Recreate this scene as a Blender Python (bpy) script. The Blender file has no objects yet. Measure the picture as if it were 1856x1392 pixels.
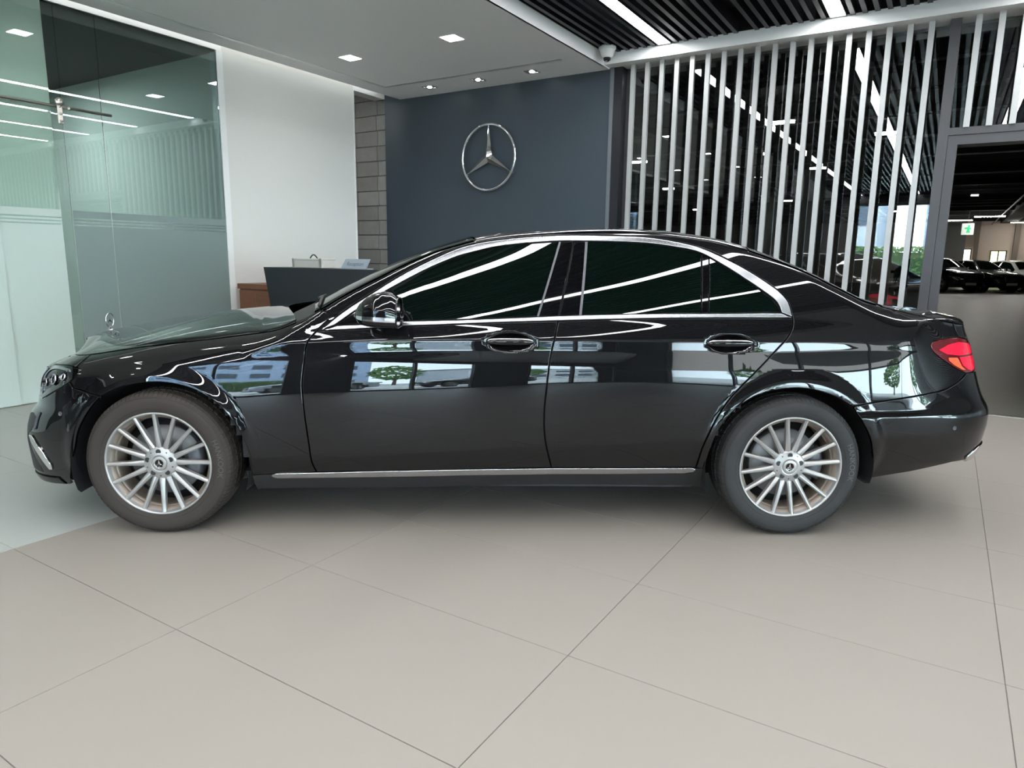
import bpy, math, random, json
import numpy as np
from mathutils import Matrix, Vector
from mathutils.geometry import delaunay_2d_cdt
PI=math.pi
rnd=random.Random(7)
scene=bpy.context.scene
COL=scene.collection
# ------------------------------------------------------------------ light levels
EXPO=0.7
SKY=20.0
LED=25.0
COVE=2.6
OFF=34.0
TAILE=0.6
# ------------------------------------------------------------------ camera
CAM=dict(f=1242.37,yaw=.025292,pitch=.181469,roll=.013011,x=1.5450,y=-3.06255,z=1.291037)
TH=.583442                      # building grid is turned by this angle against the car
cd=bpy.data.cameras.new('camera'); cam=bpy.data.objects.new('camera',cd); COL.objects.link(cam)
cd.sensor_fit='HORIZONTAL'; cd.sensor_width=36.; cd.lens=CAM['f']/1856*36; cd.clip_start=.05; cd.clip_end=400
def cam_axes():
    y,p,r=CAM['yaw'],CAM['pitch'],CAM['roll']
    fy=Vector((math.sin(y),math.cos(y),0)); rt=Vector((math.cos(y),-math.sin(y),0)); up=Vector((0,0,1))
    f=fy*math.cos(p)-up*math.sin(p); u=up*math.cos(p)+fy*math.sin(p)
    return rt*math.cos(r)+u*math.sin(r), -rt*math.sin(r)+u*math.cos(r), f
_r,_u,_f=cam_axes()
M=Matrix(((_r.x,_u.x,-_f.x,CAM['x']),(_r.y,_u.y,-_f.y,CAM['y']),(_r.z,_u.z,-_f.z,CAM['z']),(0,0,0,1)))
cam.matrix_world=M; scene.camera=cam
# ------------------------------------------------------------------ view, sky
scene.view_settings.view_transform='Standard'; scene.view_settings.look='None'
scene.view_settings.gamma=1.; scene.view_settings.use_curve_mapping=False
scene.view_settings.exposure=EXPO
w=bpy.data.worlds.new('sky'); scene.world=w; w.use_nodes=True
bg=w.node_tree.nodes['Background']; bg.inputs[0].default_value=(.74,.86,1.,1); bg.inputs[1].default_value=SKY
scene.cycles.max_bounces=10; scene.cycles.transparent_max_bounces=16; scene.cycles.diffuse_bounces=5; scene.cycles.glossy_bounces=6
scene.cycles.sample_clamp_indirect=6.; scene.cycles.caustics_reflective=False; scene.cycles.caustics_refractive=False

# building frame: b to the right along the main wall, a forwards towards it, origin below the camera
O0=Vector((CAM['x'],CAM['y'],0))
BA=Vector((math.cos(TH),-math.sin(TH),0)); AA=Vector((math.sin(TH),math.cos(TH),0))
def W_(b,a,z=0.): return O0+BA*b+AA*a+Vector((0,0,z))
def ab_of(p): d=Vector(p)-O0; return d.dot(BA),d.dot(AA)

# ------------------------------------------------------------------ helpers
def prin(m): return m.node_tree.nodes['Principled BSDF']
def mat(name,col=(.5,.5,.5),rough=.5,metal=0.,spec=.5,emit=None,es=0.,coat=0.,ior=1.5,noise=None,bump=None,coatr=.03):
    m=bpy.data.materials.new(name); m.use_nodes=True; nt=m.node_tree; p=prin(m)
    p.inputs['Base Color'].default_value=(*col,1); p.inputs['Roughness'].default_value=rough; p.inputs['Metallic'].default_value=metal
    p.inputs['IOR'].default_value=ior; p.inputs['Specular IOR Level'].default_value=spec
    p.inputs['Coat Weight'].default_value=coat; p.inputs['Coat Roughness'].default_value=coatr
    if emit: p.inputs['Emission Color'].default_value=(*emit,1); p.inputs['Emission Strength'].default_value=es
    tc=nt.nodes.new('ShaderNodeTexCoord')
    if noise:      # (scale, amount, stretch)
        n=nt.nodes.new('ShaderNodeTexNoise'); n.inputs['Scale'].default_value=noise[0]; n.inputs['Detail'].default_value=5
        mp=nt.nodes.new('ShaderNodeMapping'); mp.inputs['Scale'].default_value=noise[2] if len(noise)>2 else (1,1,1)
        nt.links.new(tc.outputs['Object'],mp.inputs[0]); nt.links.new(mp.outputs[0],n.inputs[0])
        mx=nt.nodes.new('ShaderNodeMix'); mx.data_type='RGBA'
        mx.inputs['A'].default_value=(*[c*(1-noise[1]) for c in col],1); mx.inputs['B'].default_value=(*[min(1,c*(1+noise[1])) for c in col],1)
        nt.links.new(n.outputs['Fac'],mx.inputs['Factor']); nt.links.new(mx.outputs['Result'],p.inputs['Base Color'])
    if bump:
        n=nt.nodes.new('ShaderNodeTexNoise'); n.inputs['Scale'].default_value=bump[0]; n.inputs['Detail'].default_value=4
        nt.links.new(tc.outputs['Object'],n.inputs[0])
        bm=nt.nodes.new('ShaderNodeBump'); bm.inputs['Strength'].default_value=bump[1]; bm.inputs['Distance'].default_value=bump[2]
        nt.links.new(n.outputs['Fac'],bm.inputs['Height']); nt.links.new(bm.outputs[0],p.inputs['Normal'])
    return m
def glassmat(name,tint,refl=1.,rough=0.):
    """thin sheet of glass: tinted see-through plus fresnel reflection"""
    m=bpy.data.materials.new(name); m.use_nodes=True; nt=m.node_tree; nt.nodes.clear()
    o=nt.nodes.new('ShaderNodeOutputMaterial'); t=nt.nodes.new('ShaderNodeBsdfTransparent'); t.inputs[0].default_value=(*tint,1)
    g=nt.nodes.new('ShaderNodeBsdfGlossy'); g.inputs['Roughness'].default_value=rough; g.inputs['Color'].default_value=(1,1,1,1)
    fr=nt.nodes.new('ShaderNodeFresnel'); fr.inputs[0].default_value=1.5
    mu=nt.nodes.new('ShaderNodeMath'); mu.operation='MULTIPLY'; mu.inputs[1].default_value=refl; mu.use_clamp=True
    mx=nt.nodes.new('ShaderNodeMixShader'); nt.links.new(fr.outputs[0],mu.inputs[0]); nt.links.new(mu.outputs[0],mx.inputs[0])
    nt.links.new(t.outputs[0],mx.inputs[1]); nt.links.new(g.outputs[0],mx.inputs[2]); nt.links.new(mx.outputs[0],o.inputs[0])
    return m
class MB:
    def __init__(s): s.v=[]; s.f=[]; s.mi=[]; s.sm=[]
    def add(s,vs,fs,mi=0,smooth=False):
        n=len(s.v); s.v+= [tuple(map(float,v)) for v in vs]; s.f+=[tuple(i+n for i in f) for f in fs]; s.mi+=[mi]*len(fs); s.sm+=[smooth]*len(fs); return s
    def box(s,x0,x1,y0,y1,z0,z1,mi=0,bev=0.):
        if bev>0:
            return s.bbox(x0,x1,y0,y1,z0,z1,bev,mi)
        v=[(x,y,z) for z in (z0,z1) for y in (y0,y1) for x in (x0,x1)]
        return s.add(v,[(0,2,3,1),(4,5,7,6),(0,1,5,4),(2,6,7,3),(0,4,6,2),(1,3,7,5)],mi)
    def bbox(s,x0,x1,y0,y1,z0,z1,b,mi=0):
        c=((x0+x1)/2,(y0+y1)/2,(z0+z1)/2); h=((x1-x0)/2,(y1-y0)/2,(z1-z0)/2)
        v=[]; idx={}
        for sx in (-1,1):
            for sy in (-1,1):
                for sz in (-1,1):
                    for k in range(3):
                        p=[sx*h[0],sy*h[1],sz*h[2]]
                        for j in range(3):
                            if j!=k: p[j]-=(sx,sy,sz)[j]*b
                        idx[(sx,sy,sz,k)]=len(v); v.append(tuple(c[i]+p[i] for i in range(3)))
        f=[]
        def q(a): f.append(a)
        for sx in (-1,1):
            L=[idx[(sx,sy,sz,0)] for sy,sz in ((-1,-1),(1,-1),(1,1),(-1,1))]; q(L if sx>0 else L[::-1])
            L=[idx[(sy,sx,sz,1)] for sy,sz in ((-1,-1),(1,-1),(1,1),(-1,1))]; q(L[::-1] if sx>0 else L)
            L=[idx[(sy,sz,sx,2)] for sy,sz in ((-1,-1),(1,-1),(1,1),(-1,1))]; q(L if sx>0 else L[::-1])
        for sa in (-1,1):
            for sb in (-1,1):
                for k in range(3):      # edges parallel to axis k
                    i,j=(k+1)%3,(k+2)%3
                    def key(sk,ax):
                        t=[0,0,0]; t[k]=sk; t[i]=sa; t[j]=sb; return idx[(t[0],t[1],t[2],ax)]
                    L=[key(-1,i),key(1,i),key(1,j),key(-1,j)]; q(L if sa*sb<0 else L[::-1])
        for sx in (-1,1):
            for sy in (-1,1):
                for sz in (-1,1):
                    L=[idx[(sx,sy,sz,k)] for k in range(3)]; q(L if sx*sy*sz>0 else L[::-1])
        return s.add(v,f,mi)
    def prism(s,poly,z0,z1,mi=0,axis=2):
        """extrude a polygon (list of 2-tuples) along an axis"""
        n=len(poly)
        def P(p,h): return (p[0],p[1],h) if axis==2 else ((p[0],h,p[1]) if axis==1 else (h,p[0],p[1]))
        v=[P(p,z0) for p in poly]+[P(p,z1) for p in poly]
        return s.add(v,[tuple(range(n))[::-1],tuple(range(n,2*n))]+[(i,(i+1)%n,n+(i+1)%n,n+i) for i in range(n)],mi)
    def tube(s,pts,r,n=10,mi=0,closed=False,cap=True):
        pts=[Vector(p) for p in pts]; m=len(pts); vs=[]; up=Vector((0,0,1)); pn=None
        for i,p in enumerate(pts):
            a=pts[(i-1)%m] if (closed or i>0) else p; c=pts[(i+1)%m] if (closed or i<m-1) else p
            t=(c-a).normalized()
            if pn is None: pn=t.orthogonal().normalized()
            pn=(pn-t*pn.dot(t)).normalized(); bn=t.cross(pn); rr=r[i] if hasattr(r,'__len__') else r
            vs+=[p+(pn*math.cos(2*PI*k/n)+bn*math.sin(2*PI*k/n))*rr for k in range(n)]
        fs=[]
        for i in range(m if closed else m-1):
            j=(i+1)%m
            fs+=[(i*n+k,i*n+(k+1)%n,j*n+(k+1)%n,j*n+k) for k in range(n)]
        if cap and not closed: fs+=[tuple(range(n))[::-1],tuple((m-1)*n+k for k in range(n))]
        return s.add(vs,fs,mi,True)
    def lathe(s,prof,n=48,mi=0,axis='z',smooth=True,c=(0,0,0),a0=0.,a1=2*PI):
        """prof: list of (radius, height)"""
        full=abs(a1-a0-2*PI)<1e-6; k=n if full else n+1; vs=[]
        for i in range(k):
            t=a0+(a1-a0)*i/n; cs,sn=math.cos(t),math.sin(t)
            for r,h in prof:
                if axis=='z': v=(r*cs,r*sn,h)
                elif axis=='y': v=(r*cs,h,r*sn)
                else: v=(h,r*cs,r*sn)
                vs.append((v[0]+c[0],v[1]+c[1],v[2]+c[2]))
        m=len(prof); fs=[]
        for i in range(n):
            j=(i+1)%k
            for q in range(m-1):
                fs.append((i*m+q,j*m+q,j*m+q+1,i*m+q+1))
        return s.add(vs,fs,mi,smooth)
    def grid(s,P,mi=0,smooth=True,flip=False):
        """P: array (n,m,3)"""
        n,m=P.shape[:2]; vs=P.reshape(-1,3).tolist()
        fs=[(i*m+j,(i+1)*m+j,(i+1)*m+j+1,i*m+j+1) for i in range(n-1) for j in range(m-1)]
        if flip: fs=[f[::-1] for f in fs]
        return s.add(vs,fs,mi,smooth)
    def build(s,name,mats,parent=None,loc=None,rz=None,norm=None,fix=False):
        k=len(s.f)-len(s.sm); s.sm+=[False]*k; s.mi+=[0]*k
        me=bpy.data.meshes.new(name); me.from_pydata(s.v,[],s.f); me.update()
        if not isinstance(mats,(list,tuple)): mats=[mats]
        for m in mats: me.materials.append(m)
        if max(s.mi or [0])>0: me.polygons.foreach_set('material_index',s.mi)
        me.polygons.foreach_set('use_smooth',s.sm)
        if fix:
            import bmesh
            bm=bmesh.new(); bm.from_mesh(me); bmesh.ops.remove_doubles(bm,verts=bm.verts,dist=1e-5); bmesh.ops.recalc_face_normals(bm,faces=bm.faces); bm.to_mesh(me); bm.free()
        if norm is not None: me.normals_split_custom_set_from_vertices(norm)
        o=bpy.data.objects.new(name,me); COL.objects.link(o)
        if parent is not None: o.parent=parent
        if loc is not None: o.location=loc
        if rz is not None: o.rotation_euler=(0,0,rz)
        return o
def tag(o,label=None,cat=None,group=None,kind=None):
    if label: o['label']=label
    if cat: o['category']=cat
    if group: o['group']=group
    if kind: o['kind']=kind
    return o
def empty(name,loc=(0,0,0),rz=0.,label=None,cat=None,group=None,kind=None,parent=None):
    o=bpy.data.objects.new(name,None); COL.objects.link(o); o.location=loc; o.rotation_euler=(0,0,rz); o.empty_display_size=.1
    if parent is not None: o.parent=parent
    return tag(o,label,cat,group,kind)
def copy_tree(o,parent=None):
    c=o.copy(); COL.objects.link(c); c.parent=parent
    for ch in list(o.children): copy_tree(ch,c)
    return c
def bempty(name,b,a,z=0.,**k): return empty(name,W_(b,a,z),-TH,**k)
def bobj(mb,name,m,b=0,a=0,z=0,**k):
    """mesh given in building axes relative to (b,a,z)"""
    o=mb.build(name,m,None,W_(b,a,z),-TH); return tag(o,**k)
def text_mesh(body,size,ext=.0):
    cu=bpy.data.curves.new('t','FONT'); cu.body=body; cu.size=size; cu.extrude=ext; cu.align_x='CENTER'; cu.align_y='CENTER'; cu.resolution_u=3
    to=bpy.data.objects.new('t',cu); COL.objects.link(to); dg=bpy.context.evaluated_depsgraph_get(); dg.update()
    me=bpy.data.meshes.new_from_object(to.evaluated_get(dg)); bpy.data.objects.remove(to); bpy.data.curves.remove(cu)
    vs=[tuple(v.co) for v in me.vertices]; fs=[tuple(p.vertices) for p in me.polygons]; bpy.data.meshes.remove(me)
    return vs,fs
# ------------------------------------------------------------------ materials
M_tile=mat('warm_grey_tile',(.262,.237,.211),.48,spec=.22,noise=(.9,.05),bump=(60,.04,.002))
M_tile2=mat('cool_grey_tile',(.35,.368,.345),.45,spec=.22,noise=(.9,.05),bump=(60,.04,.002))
M_joint=mat('tile_joint',(.20,.18,.16),.8)
M_gfloor=mat('garage_floor',(.085,.083,.07),.35,spec=.5,noise=(.6,.12,(1,1,1)))
M_white=mat('white_paint',(.76,.745,.70),.6,noise=(1.5,.015))
M_ceil=mat('ceiling_paint',(.92,.92,.905),.7,noise=(1.2,.015))
M_trimw=mat('white_metal_trim',(.88,.88,.86),.35,spec=.4)
M_blue=mat('slate_blue_paint',(.048,.064,.080),.45,spec=.35,noise=(1.0,.06))
M_block=[mat('concrete_block',(.27+d,.262+d,.248+d),.85,noise=(9,.16),bump=(40,.5,.004)) for d in (0,.03,-.03,.015)]
M_mortar=mat('mortar',(.15,.15,.14),.9)
M_frame=mat('charcoal_aluminium',(.056,.056,.059),.4,metal=.3)
M_dark=mat('dark_gloss_frame',(.012,.012,.016),.3)
M_slat=mat('black_baffle',(.009,.0085,.012),.42,spec=.5)
M_void=mat('black_plenum',(.004,.004,.005),.9)
M_fin=mat('silver_fin',(.39,.40,.39),.38,metal=.25)
M_led=mat('led_diffuser',(.9,.9,.9),.5,emit=(.97,.98,1.),es=LED)
M_dl=mat('downlight_panel',(.9,.9,.9),.5,emit=(1.,.985,.95),es=LED*1.2)
M_glamp=mat('garage_tube',(.9,.9,.9),.5,emit=(1.,.97,.9),es=LED*2.2)
M_cove=mat('cove_tube',(.9,.9,.9),.5,emit=(.9,.96,1.),es=COVE)
M_glass=glassmat('partition_glass',(.62,.66,.66),2.2)
M_glass_t=glassmat('teal_glass',(.70,.82,.805),1.25)
M_glass_m=glassmat('mint_glass',(.93,.98,.955),1.5)
M_grey_pane=glassmat('grey_reflection_pane',(.46,.44,.41),1.)
M_clear=glassmat('window_glass',(.90,.95,.94),1.2)
M_steel=mat('brushed_steel',(.62,.58,.52),.3,metal=1.)
M_chrome=mat('chrome',(.80,.80,.80),.06,metal=1.)
M_cyl=mat('satin_aluminium',(.72,.73,.75),.2,metal=1.)
M_black=mat('black_plastic',(.012,.012,.013),.55)
M_exit=mat('exit_green',(.02,.4,.15),.5,emit=(.1,.8,.35),es=.3)
M_gwall=mat('garage_wall',(.70,.59,.50),.7)
M_gwall2=mat('garage_wall_grey',(.20,.20,.19),.8)
M_gceil=mat('garage_soffit',(.012,.012,.014),.8)
M_pipe=mat('grey_pipe',(.16,.16,.17),.45,metal=.5)
def film_mat(name,col,tr):
    m=bpy.data.materials.new(name); m.use_nodes=True; nt=m.node_tree; p=prin(m)
    p.inputs['Base Color'].default_value=(*col,1); p.inputs['Roughness'].default_value=.28; p.inputs['Specular IOR Level'].default_value=.5
    t=nt.nodes.new('ShaderNodeBsdfTranslucent'); t.inputs[0].default_value=(*col,1); mx=nt.nodes.new('ShaderNodeMixShader'); mx.inputs[0].default_value=tr
    nt.links.new(p.outputs[0],mx.inputs[1]); nt.links.new(t.outputs[0],mx.inputs[2]); nt.links.new(mx.outputs[0],nt.nodes['Material Output'].inputs[0])
    return m
M_film=film_mat('frosted_film',(.36,.45,.43),.4)
M_film2=film_mat('mint_film',(.84,.93,.88),.5)

# ------------------------------------------------------------------ room shell
HZ=3.32; DZ=3.44; LW=-6.6; GW=7.45; BACK=-10.7; RW=11.5; CE=-3.34
# floor tiles 1.22 x 0.61, joints on the grid measured in the picture
TB,TA=1.22,.61
fl=bempty('floor',0,0,kind='structure')
g=MB(); g.box(LW-.2,RW+.2,BACK-.2,7.15,-.06,-.004); o=g.build('joint_bed',M_joint,fl)
tile=MB(); tile.box(.001,TB-.001,.001,TA-.001,-.03,0,bev=.0012)
tm=None; rest=[MB(),MB()]; cnt=0
for i in range(-5,12):
    b0=-.93+TB*i
    b1=min(b0+TB,RW)
    if b1-b0<.05: continue
    for j in range(-20,11):
        a0=1.25+TA*j
        if a0>7.1 or a0<BACK-.1: continue
        a1=min(a0+TA,7.15)
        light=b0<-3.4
        lo=max(b0,LW)
        near=(a0>-1.0 and b0<1.6)
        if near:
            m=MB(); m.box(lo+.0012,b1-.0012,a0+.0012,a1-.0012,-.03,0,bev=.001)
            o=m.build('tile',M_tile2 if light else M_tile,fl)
            cnt+=1
        else:
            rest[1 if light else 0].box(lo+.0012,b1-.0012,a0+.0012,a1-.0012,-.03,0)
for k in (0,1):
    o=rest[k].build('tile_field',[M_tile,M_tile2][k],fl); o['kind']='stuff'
# garage floor beyond the threshold
m=MB(); m.box(-22,24,7.15,52,-.06,0); bobj(m,'floor',M_gfloor,kind='structure')
m=MB(); m.box(-9.2,LW,4.9,7.35,-.06,-.001); bobj(m,'floor',M_tile2,kind='structure')
m=MB(); m.box(-3.34,RW,7.148,7.20,.0,.006); bobj(m,'trim_1',M_steel,kind='structure')

# white ceiling with shadow groove
c=bempty('ceiling',0,0,kind='structure')
m=MB()
g0,g1,ga0,ga1,gb1=-6.07,-6.03,6.65,6.69,-3.62     # groove
m.box(-6.33,g0,BACK,7.27,HZ,HZ+.10); m.box(g1,CE,BACK,ga0,HZ,HZ+.10); m.box(g0,CE,ga1,7.27,HZ,HZ+.10); m.box(gb1,CE,ga0,ga1,HZ,HZ+.1)
m.build('ceiling_board',M_ceil,c)
m=MB(); m.box(g0,g1,BACK,ga1,HZ-.004,HZ+.05); m.box(g1,gb1,ga0,ga1,HZ-.004,HZ+.05); m.build('groove_lit_reveal',mat('lit_reveal_metal',(.92,.92,.90),.35,metal=.9),c)  # bright metal strip stands in for the light caught in the groove
m=MB(); m.box(LW-.15,-6.33,BACK,7.27,HZ+.26,HZ+.3); m.box(-6.37,-6.33,BACK,7.27,HZ+.1,HZ+.26); m.build('cove_lid',M_white,c)
t=bempty('cove_light',-6.42,2.,HZ+.14,label='white cove light strip hidden above the edge of the white ceiling along the left wall',cat='light')
m=MB(); m.box(-.02,.02,-10,5.1,-.02,.02); m.build('light_strip',M_cove,t)
m=MB(); m.box(-.03,.03,-10,5.1,-.04,-.022); m.build('holder',M_trimw,t)
# side beam between white ceiling and the dark ceiling, header over the partition
m=MB(); m.box(CE-.02,CE,BACK,7.12,HZ,DZ+.012); m.box(CE-.25,CE-.021,BACK,7.12,HZ+.10,DZ+.01); bobj(m,'trim_2',M_trimw,kind='structure')
m=MB(); m.box(CE-.02,CE,BACK,7.12,DZ+.013,DZ+.3); bobj(m,'bulkhead_shade',M_void,kind='structure')  # black board, shade above the baffles put into the colour
m=MB(); m.box(CE,RW,7.12,7.55,HZ+.012,DZ+.012); bobj(m,'trim_3',M_trimw,kind='structure')
m=MB(); m.box(CE,RW,7.121,7.55,DZ+.013,4.45); bobj(m,'wall_shade_over_partition',M_void,kind='structure')  # black box so the gaps over the header read as shade
# dark baffle ceiling
c=bempty('ceiling',0,0,kind='structure')
m=MB(); m.box(CE,RW,BACK,7.12,DZ+.24,DZ+.28); m.build('plenum',M_void,c)
LB=[-2.665+1.6*k for k in range(4)]; RC=4.2
sl=[]
for k in range(5):
    base=LB[0]+1.6*k
    for q in range(1,16):
        if q==8: continue
        bb=base+.02+.1*q*0.975
        if bb<RC-.05: sl.append(bb)
for q in range(1,7): 
    bb=LB[0]-.02-.1*q*.975
    if bb>CE+.03: sl.append(bb)
ms=MB(); ms.box(-.02,.02,BACK-0,7.12,0,.10)
base=None
for bb in sl:
    if base is None:
        base=ms.build('baffle',M_slat,c); base.location=(bb,0,DZ)
    else:
        o=base.copy(); COL.objects.link(o); o.location=(bb,0,DZ)
lroot=None
for k,bb in enumerate(LB):
    nm=['first','second','third','fourth','fifth','sixth','seventh','eighth','ninth'][k]
    lab={0:'long white linear ceiling light nearest the corner camera in the black baffle ceiling',1:'long white linear ceiling light at top right, second out from the corner camera'}.get(k,nm+' long white linear light of the black ceiling counted from the corner camera')
    t=bempty('linear_light',bb,0,DZ,label=lab,cat='ceiling light',group='linear lights in the black ceiling')
    m=MB(); m.box(-.062,.062,BACK+.1,7.09,.0,.03); m.build('diffuser',M_led,t)
    m=MB(); m.box(-.068,-.062,BACK+.1,7.12,-.003,.08); m.box(.062,.068,BACK+.1,7.12,-.003,.08); m.box(-.062,.062,7.091,7.115,-.004,.08); m.build('housing',M_slat,t)
m=MB(); m.box(RC,RW,BACK,7.12,HZ,HZ+.1); bobj(m,'ceiling',M_ceil,kind='structure')
m=MB(); m.box(RC-.02,RC,BACK,7.12,HZ,DZ+.25); bobj(m,'trim_9',M_trimw,kind='structure')
# downlights in the white ceiling
def downlight(b,a,s,label,grp,frame=True):
    t=bempty('recessed_downlight',b,a,HZ,label=label,cat='downlight',group=grp)
    m=MB(); h=s/2; e=h+.012
    m.box(-e,e,-e,-h,-.004,.02); m.box(-e,e,h,e,-.004,.02); m.box(-e,-h,-h,h,-.004,.02); m.box(h,e,-h,h,-.004,.02); m.build('trim_ring',M_trimw,t)
    m=MB(); m.box(-h,h,-h,h,-.002,.018); m.build('diffuser',M_dl,t); return t
downlight(-5.50,5.55,.165,'square white downlight on the left, above the reception desk','square ceiling downlights')
downlight(-4.18,5.55,.165,'square white downlight right of centre in the white ceiling','square ceiling downlights')
for a_ in (3.4,1.25,-.9,-3.05):
    for b_ in (-5.5,-4.18):
        downlight(b_,a_,.165,'square white downlight in the part of the white ceiling nearer the photographer','square ceiling downlights')
for k,(b_,nm) in enumerate(((-5.56,'leftmost'),(-4.845,'middle'),(-4.12,'rightmost'))):
    t=bempty('spot_downlight',b_,6.93,HZ,label=nm+' of the three small square spotlights in front of the dark blue wall',cat='spotlight',group='small spots along the blue wall')
    m=MB(); h=.055; e=.07
    m.box(-e,e,-e,-h,-.004,.006); m.box(-e,e,h,e,-.004,.006); m.box(-e,-h,-h,h,-.004,.006); m.box(h,e,-h,h,-.004,.006); m.build('trim_ring',M_cyl,t)
    m=MB(); m.box(-h,h,-h,h,-.001,.0015); m.build('recess',M_black,t)
    m=MB(); m.lathe([(0.,-.014),(.018,-.012),(.028,-.004),(.03,0)],20); m.build('bulb',M_dl,t)
# left wall: white painted part, passage, glass front
LWT=.18
m=MB(); m.box(LW-LWT,LW,4.815,6.69,0,HZ+.28); bobj(m,'wall_left',M_white,kind='structure')
m=MB(); m.box(LW-LWT,LW,6.69,7.27,HZ+.03,HZ+.28); m.box(LW-LWT,LW,BACK,4.815,HZ+.035,HZ+.28); bobj(m,'trim_4',M_trimw,kind='structure')
m=MB(); m.box(LW-LWT-.01,LW+.006,6.68,6.70,0,HZ+.03); bobj(m,'trim_5',M_trimw,kind='structure')
m=MB(); m.box(LW-.10,LW+.012,4.745,4.815,0,HZ+.035); bobj(m,'trim_6',M_trimw,kind='structure')
m=MB(); m.box(LW-.06,LW+.01,BACK,4.745,0,.012); bobj(m,'trim_7',M_steel,kind='structure')
# blue wall
m=MB(); m.box(LW,-3.325,7.27,7.40,0,4.45); bobj(m,'wall_front',M_blue,kind='structure')
m=MB(); m.box(-3.325,-3.285,7.255,7.40,0,HZ+.012); bobj(m,'trim_8',mat('grey_corner_strip',(.16,.18,.20),.4,metal=.4),kind='structure')
# concrete blocks seen through the passage
bw=bempty('wall_passage',0,0,kind='structure')
m=MB(); m.box(-9.2,LW,7.325,7.45,0,3.6); m.build('mortar_bed',M_mortar,bw)
for j in range(18):
    z0=.0+.198*j
    for i in range(7):
        b1=LW-.0-.20-.398*i+(.0 if j%2 else .02); b0=b1-.39
        if i==0:
            x=MB(); x.box(b1+.008,LW,7.31+rnd.uniform(0,.004),7.33,z0+.008,z0+.194,bev=.002); x.build('concrete_block',M_block[rnd.randrange(4)],bw)
        x=MB(); x.box(b0,b1,7.31+rnd.uniform(0,.004),7.33,z0+.008,z0+.194,bev=.002); x.build('concrete_block',M_block[rnd.randrange(4)],bw)
m=MB(); m.box(-9.2,-9.0,4.9,7.3,0,3.6); m.box(-9.2,LW-LWT,4.9,5.0,0,3.6); bobj(m,'wall_passage_side',M_gwall2,kind='structure')
m=MB(); m.box(-9.2,LW,4.9,7.45,3.5,3.6); bobj(m,'ceiling',M_void,kind='structure')
t=bempty('added_passage_light',-7.5,5.9,3.47,label='small ceiling light added in the passage to brighten the concrete block wall',cat='ceiling light')  # lamp added to brighten the blocks
x=MB(); x.box(-.15,.15,-.15,.15,0,.02); x.build('diffuser',M_dl,t); x=MB(); x.box(-.17,.17,-.17,.17,.02,.03); x.build('housing',M_trimw,t)
# glass front, left: panes a=2.62..3.1..3.545..4.745, frosted film below 1.654 with three clear stripes
gf=bempty('window_1',0,0,kind='structure')
def pane(a0,a1,b,z0,z1,mt,name='glass_pane',th=.010,par=None):
    x=MB(); x.box(b-th,b,a0,a1,z0,z1); return x.build(name,mt,par or gf)
ZF=1.655; ST=[(1.525,1.537),(1.553,1.565),(1.581,1.593)]
cuts=[(3.21,3.541),(3.549,4.745)]
for a0,a1 in cuts:
    pane(a0,a1,LW,.012,HZ+.03,M_glass_t)
    zz=[.012]+[v for s_ in ST for v in s_]+[ZF]
    x=MB()
    for q in range(0,len(zz),2): x.box(LW+.0005,LW+.003,a0,a1,zz[q],zz[q+1])
    a_=a0
    x.build('frosted_film',M_film,gf)
# sliding door leaf and mint panel in front
for (a0,a1,b) in ((-1.2,1.0,LW+.04),(1.01,2.615,LW+.06),(2.62,3.095,LW+.04)):
    pane(a0,a1,b,.015,HZ+.03,M_glass_m)
    x=MB(); zz=[.015,1.50,1.51,1.53,1.54,1.56,1.57,HZ+.03]
    x.box(b-.014,b-.0105,a0,a1,ZF,HZ+.03); x.box(b+.0005,b+.003,a0,a1,.015,1.525); x.box(b+.0005,b+.003,a0,a1,1.537,1.553); x.box(b+.0005,b+.003,a0,a1,1.565,1.581); x.box(b+.0005,b+.003,a0,a1,1.593,ZF); x.box(b-.014,b-.0105,a0,a1,.015,ZF); x.build('frosted_film',M_film2,gf)
for (a0,a1) in ((-9,-6.6),(-6.59,-3.9),(-3.89,-1.21)):
    pane(a0,a1,LW,.015,HZ+.03,M_glass_m); x=MB(); x.box(LW-.014,LW-.0105,a0,a1,.015,HZ+.03); x.build('frosted_film',M_film2,gf)
x=MB(); x.box(LW-.012,LW-.002,3.095,3.205,.012,HZ+.03); x.build('edge_pane',M_glass_t,gf)
rl=bempty('sliding_door_rail',LW+.07,3.1,2.5,label='slim steel sliding door rail with roller hanger across the mint green glass',cat='door rail')
x=MB(); x.tube([(0.03,-2.3,0),(0.03,.47,0)],.012,12); x.build('rail',M_steel,rl)
x=MB(); x.lathe([(0,-.01),(.030,-.01),(.034,-.004),(.034,.004),(.030,.01),(0,.01)],24,axis='x',c=(.055,.03,.035)); x.build('roller',M_steel,rl)
x=MB(); x.box(.04,.055,.01,.05,-.14,.03,bev=.004); x.build('hanger_plate',M_steel,rl)
for zz in (-.12,-.06,.0):
    x=MB(); x.lathe([(.011,0),(.011,.008),(0,.009)],14,axis='x',c=(.055,.03,zz)); x.build('bolt',M_steel,rl)
x=MB(); x.lathe([(.016,-.01),(.016,.012),(0,.013)],16,axis='x',c=(.04,.11,-.005)); x.build('end_stop',M_steel,rl)
for a_ in (-.3,.34,-1.9):
    x=MB(); x.box(-.03,.03,a_,a_+.03,-.012,.012); x.build('bracket',M_steel,rl)
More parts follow.
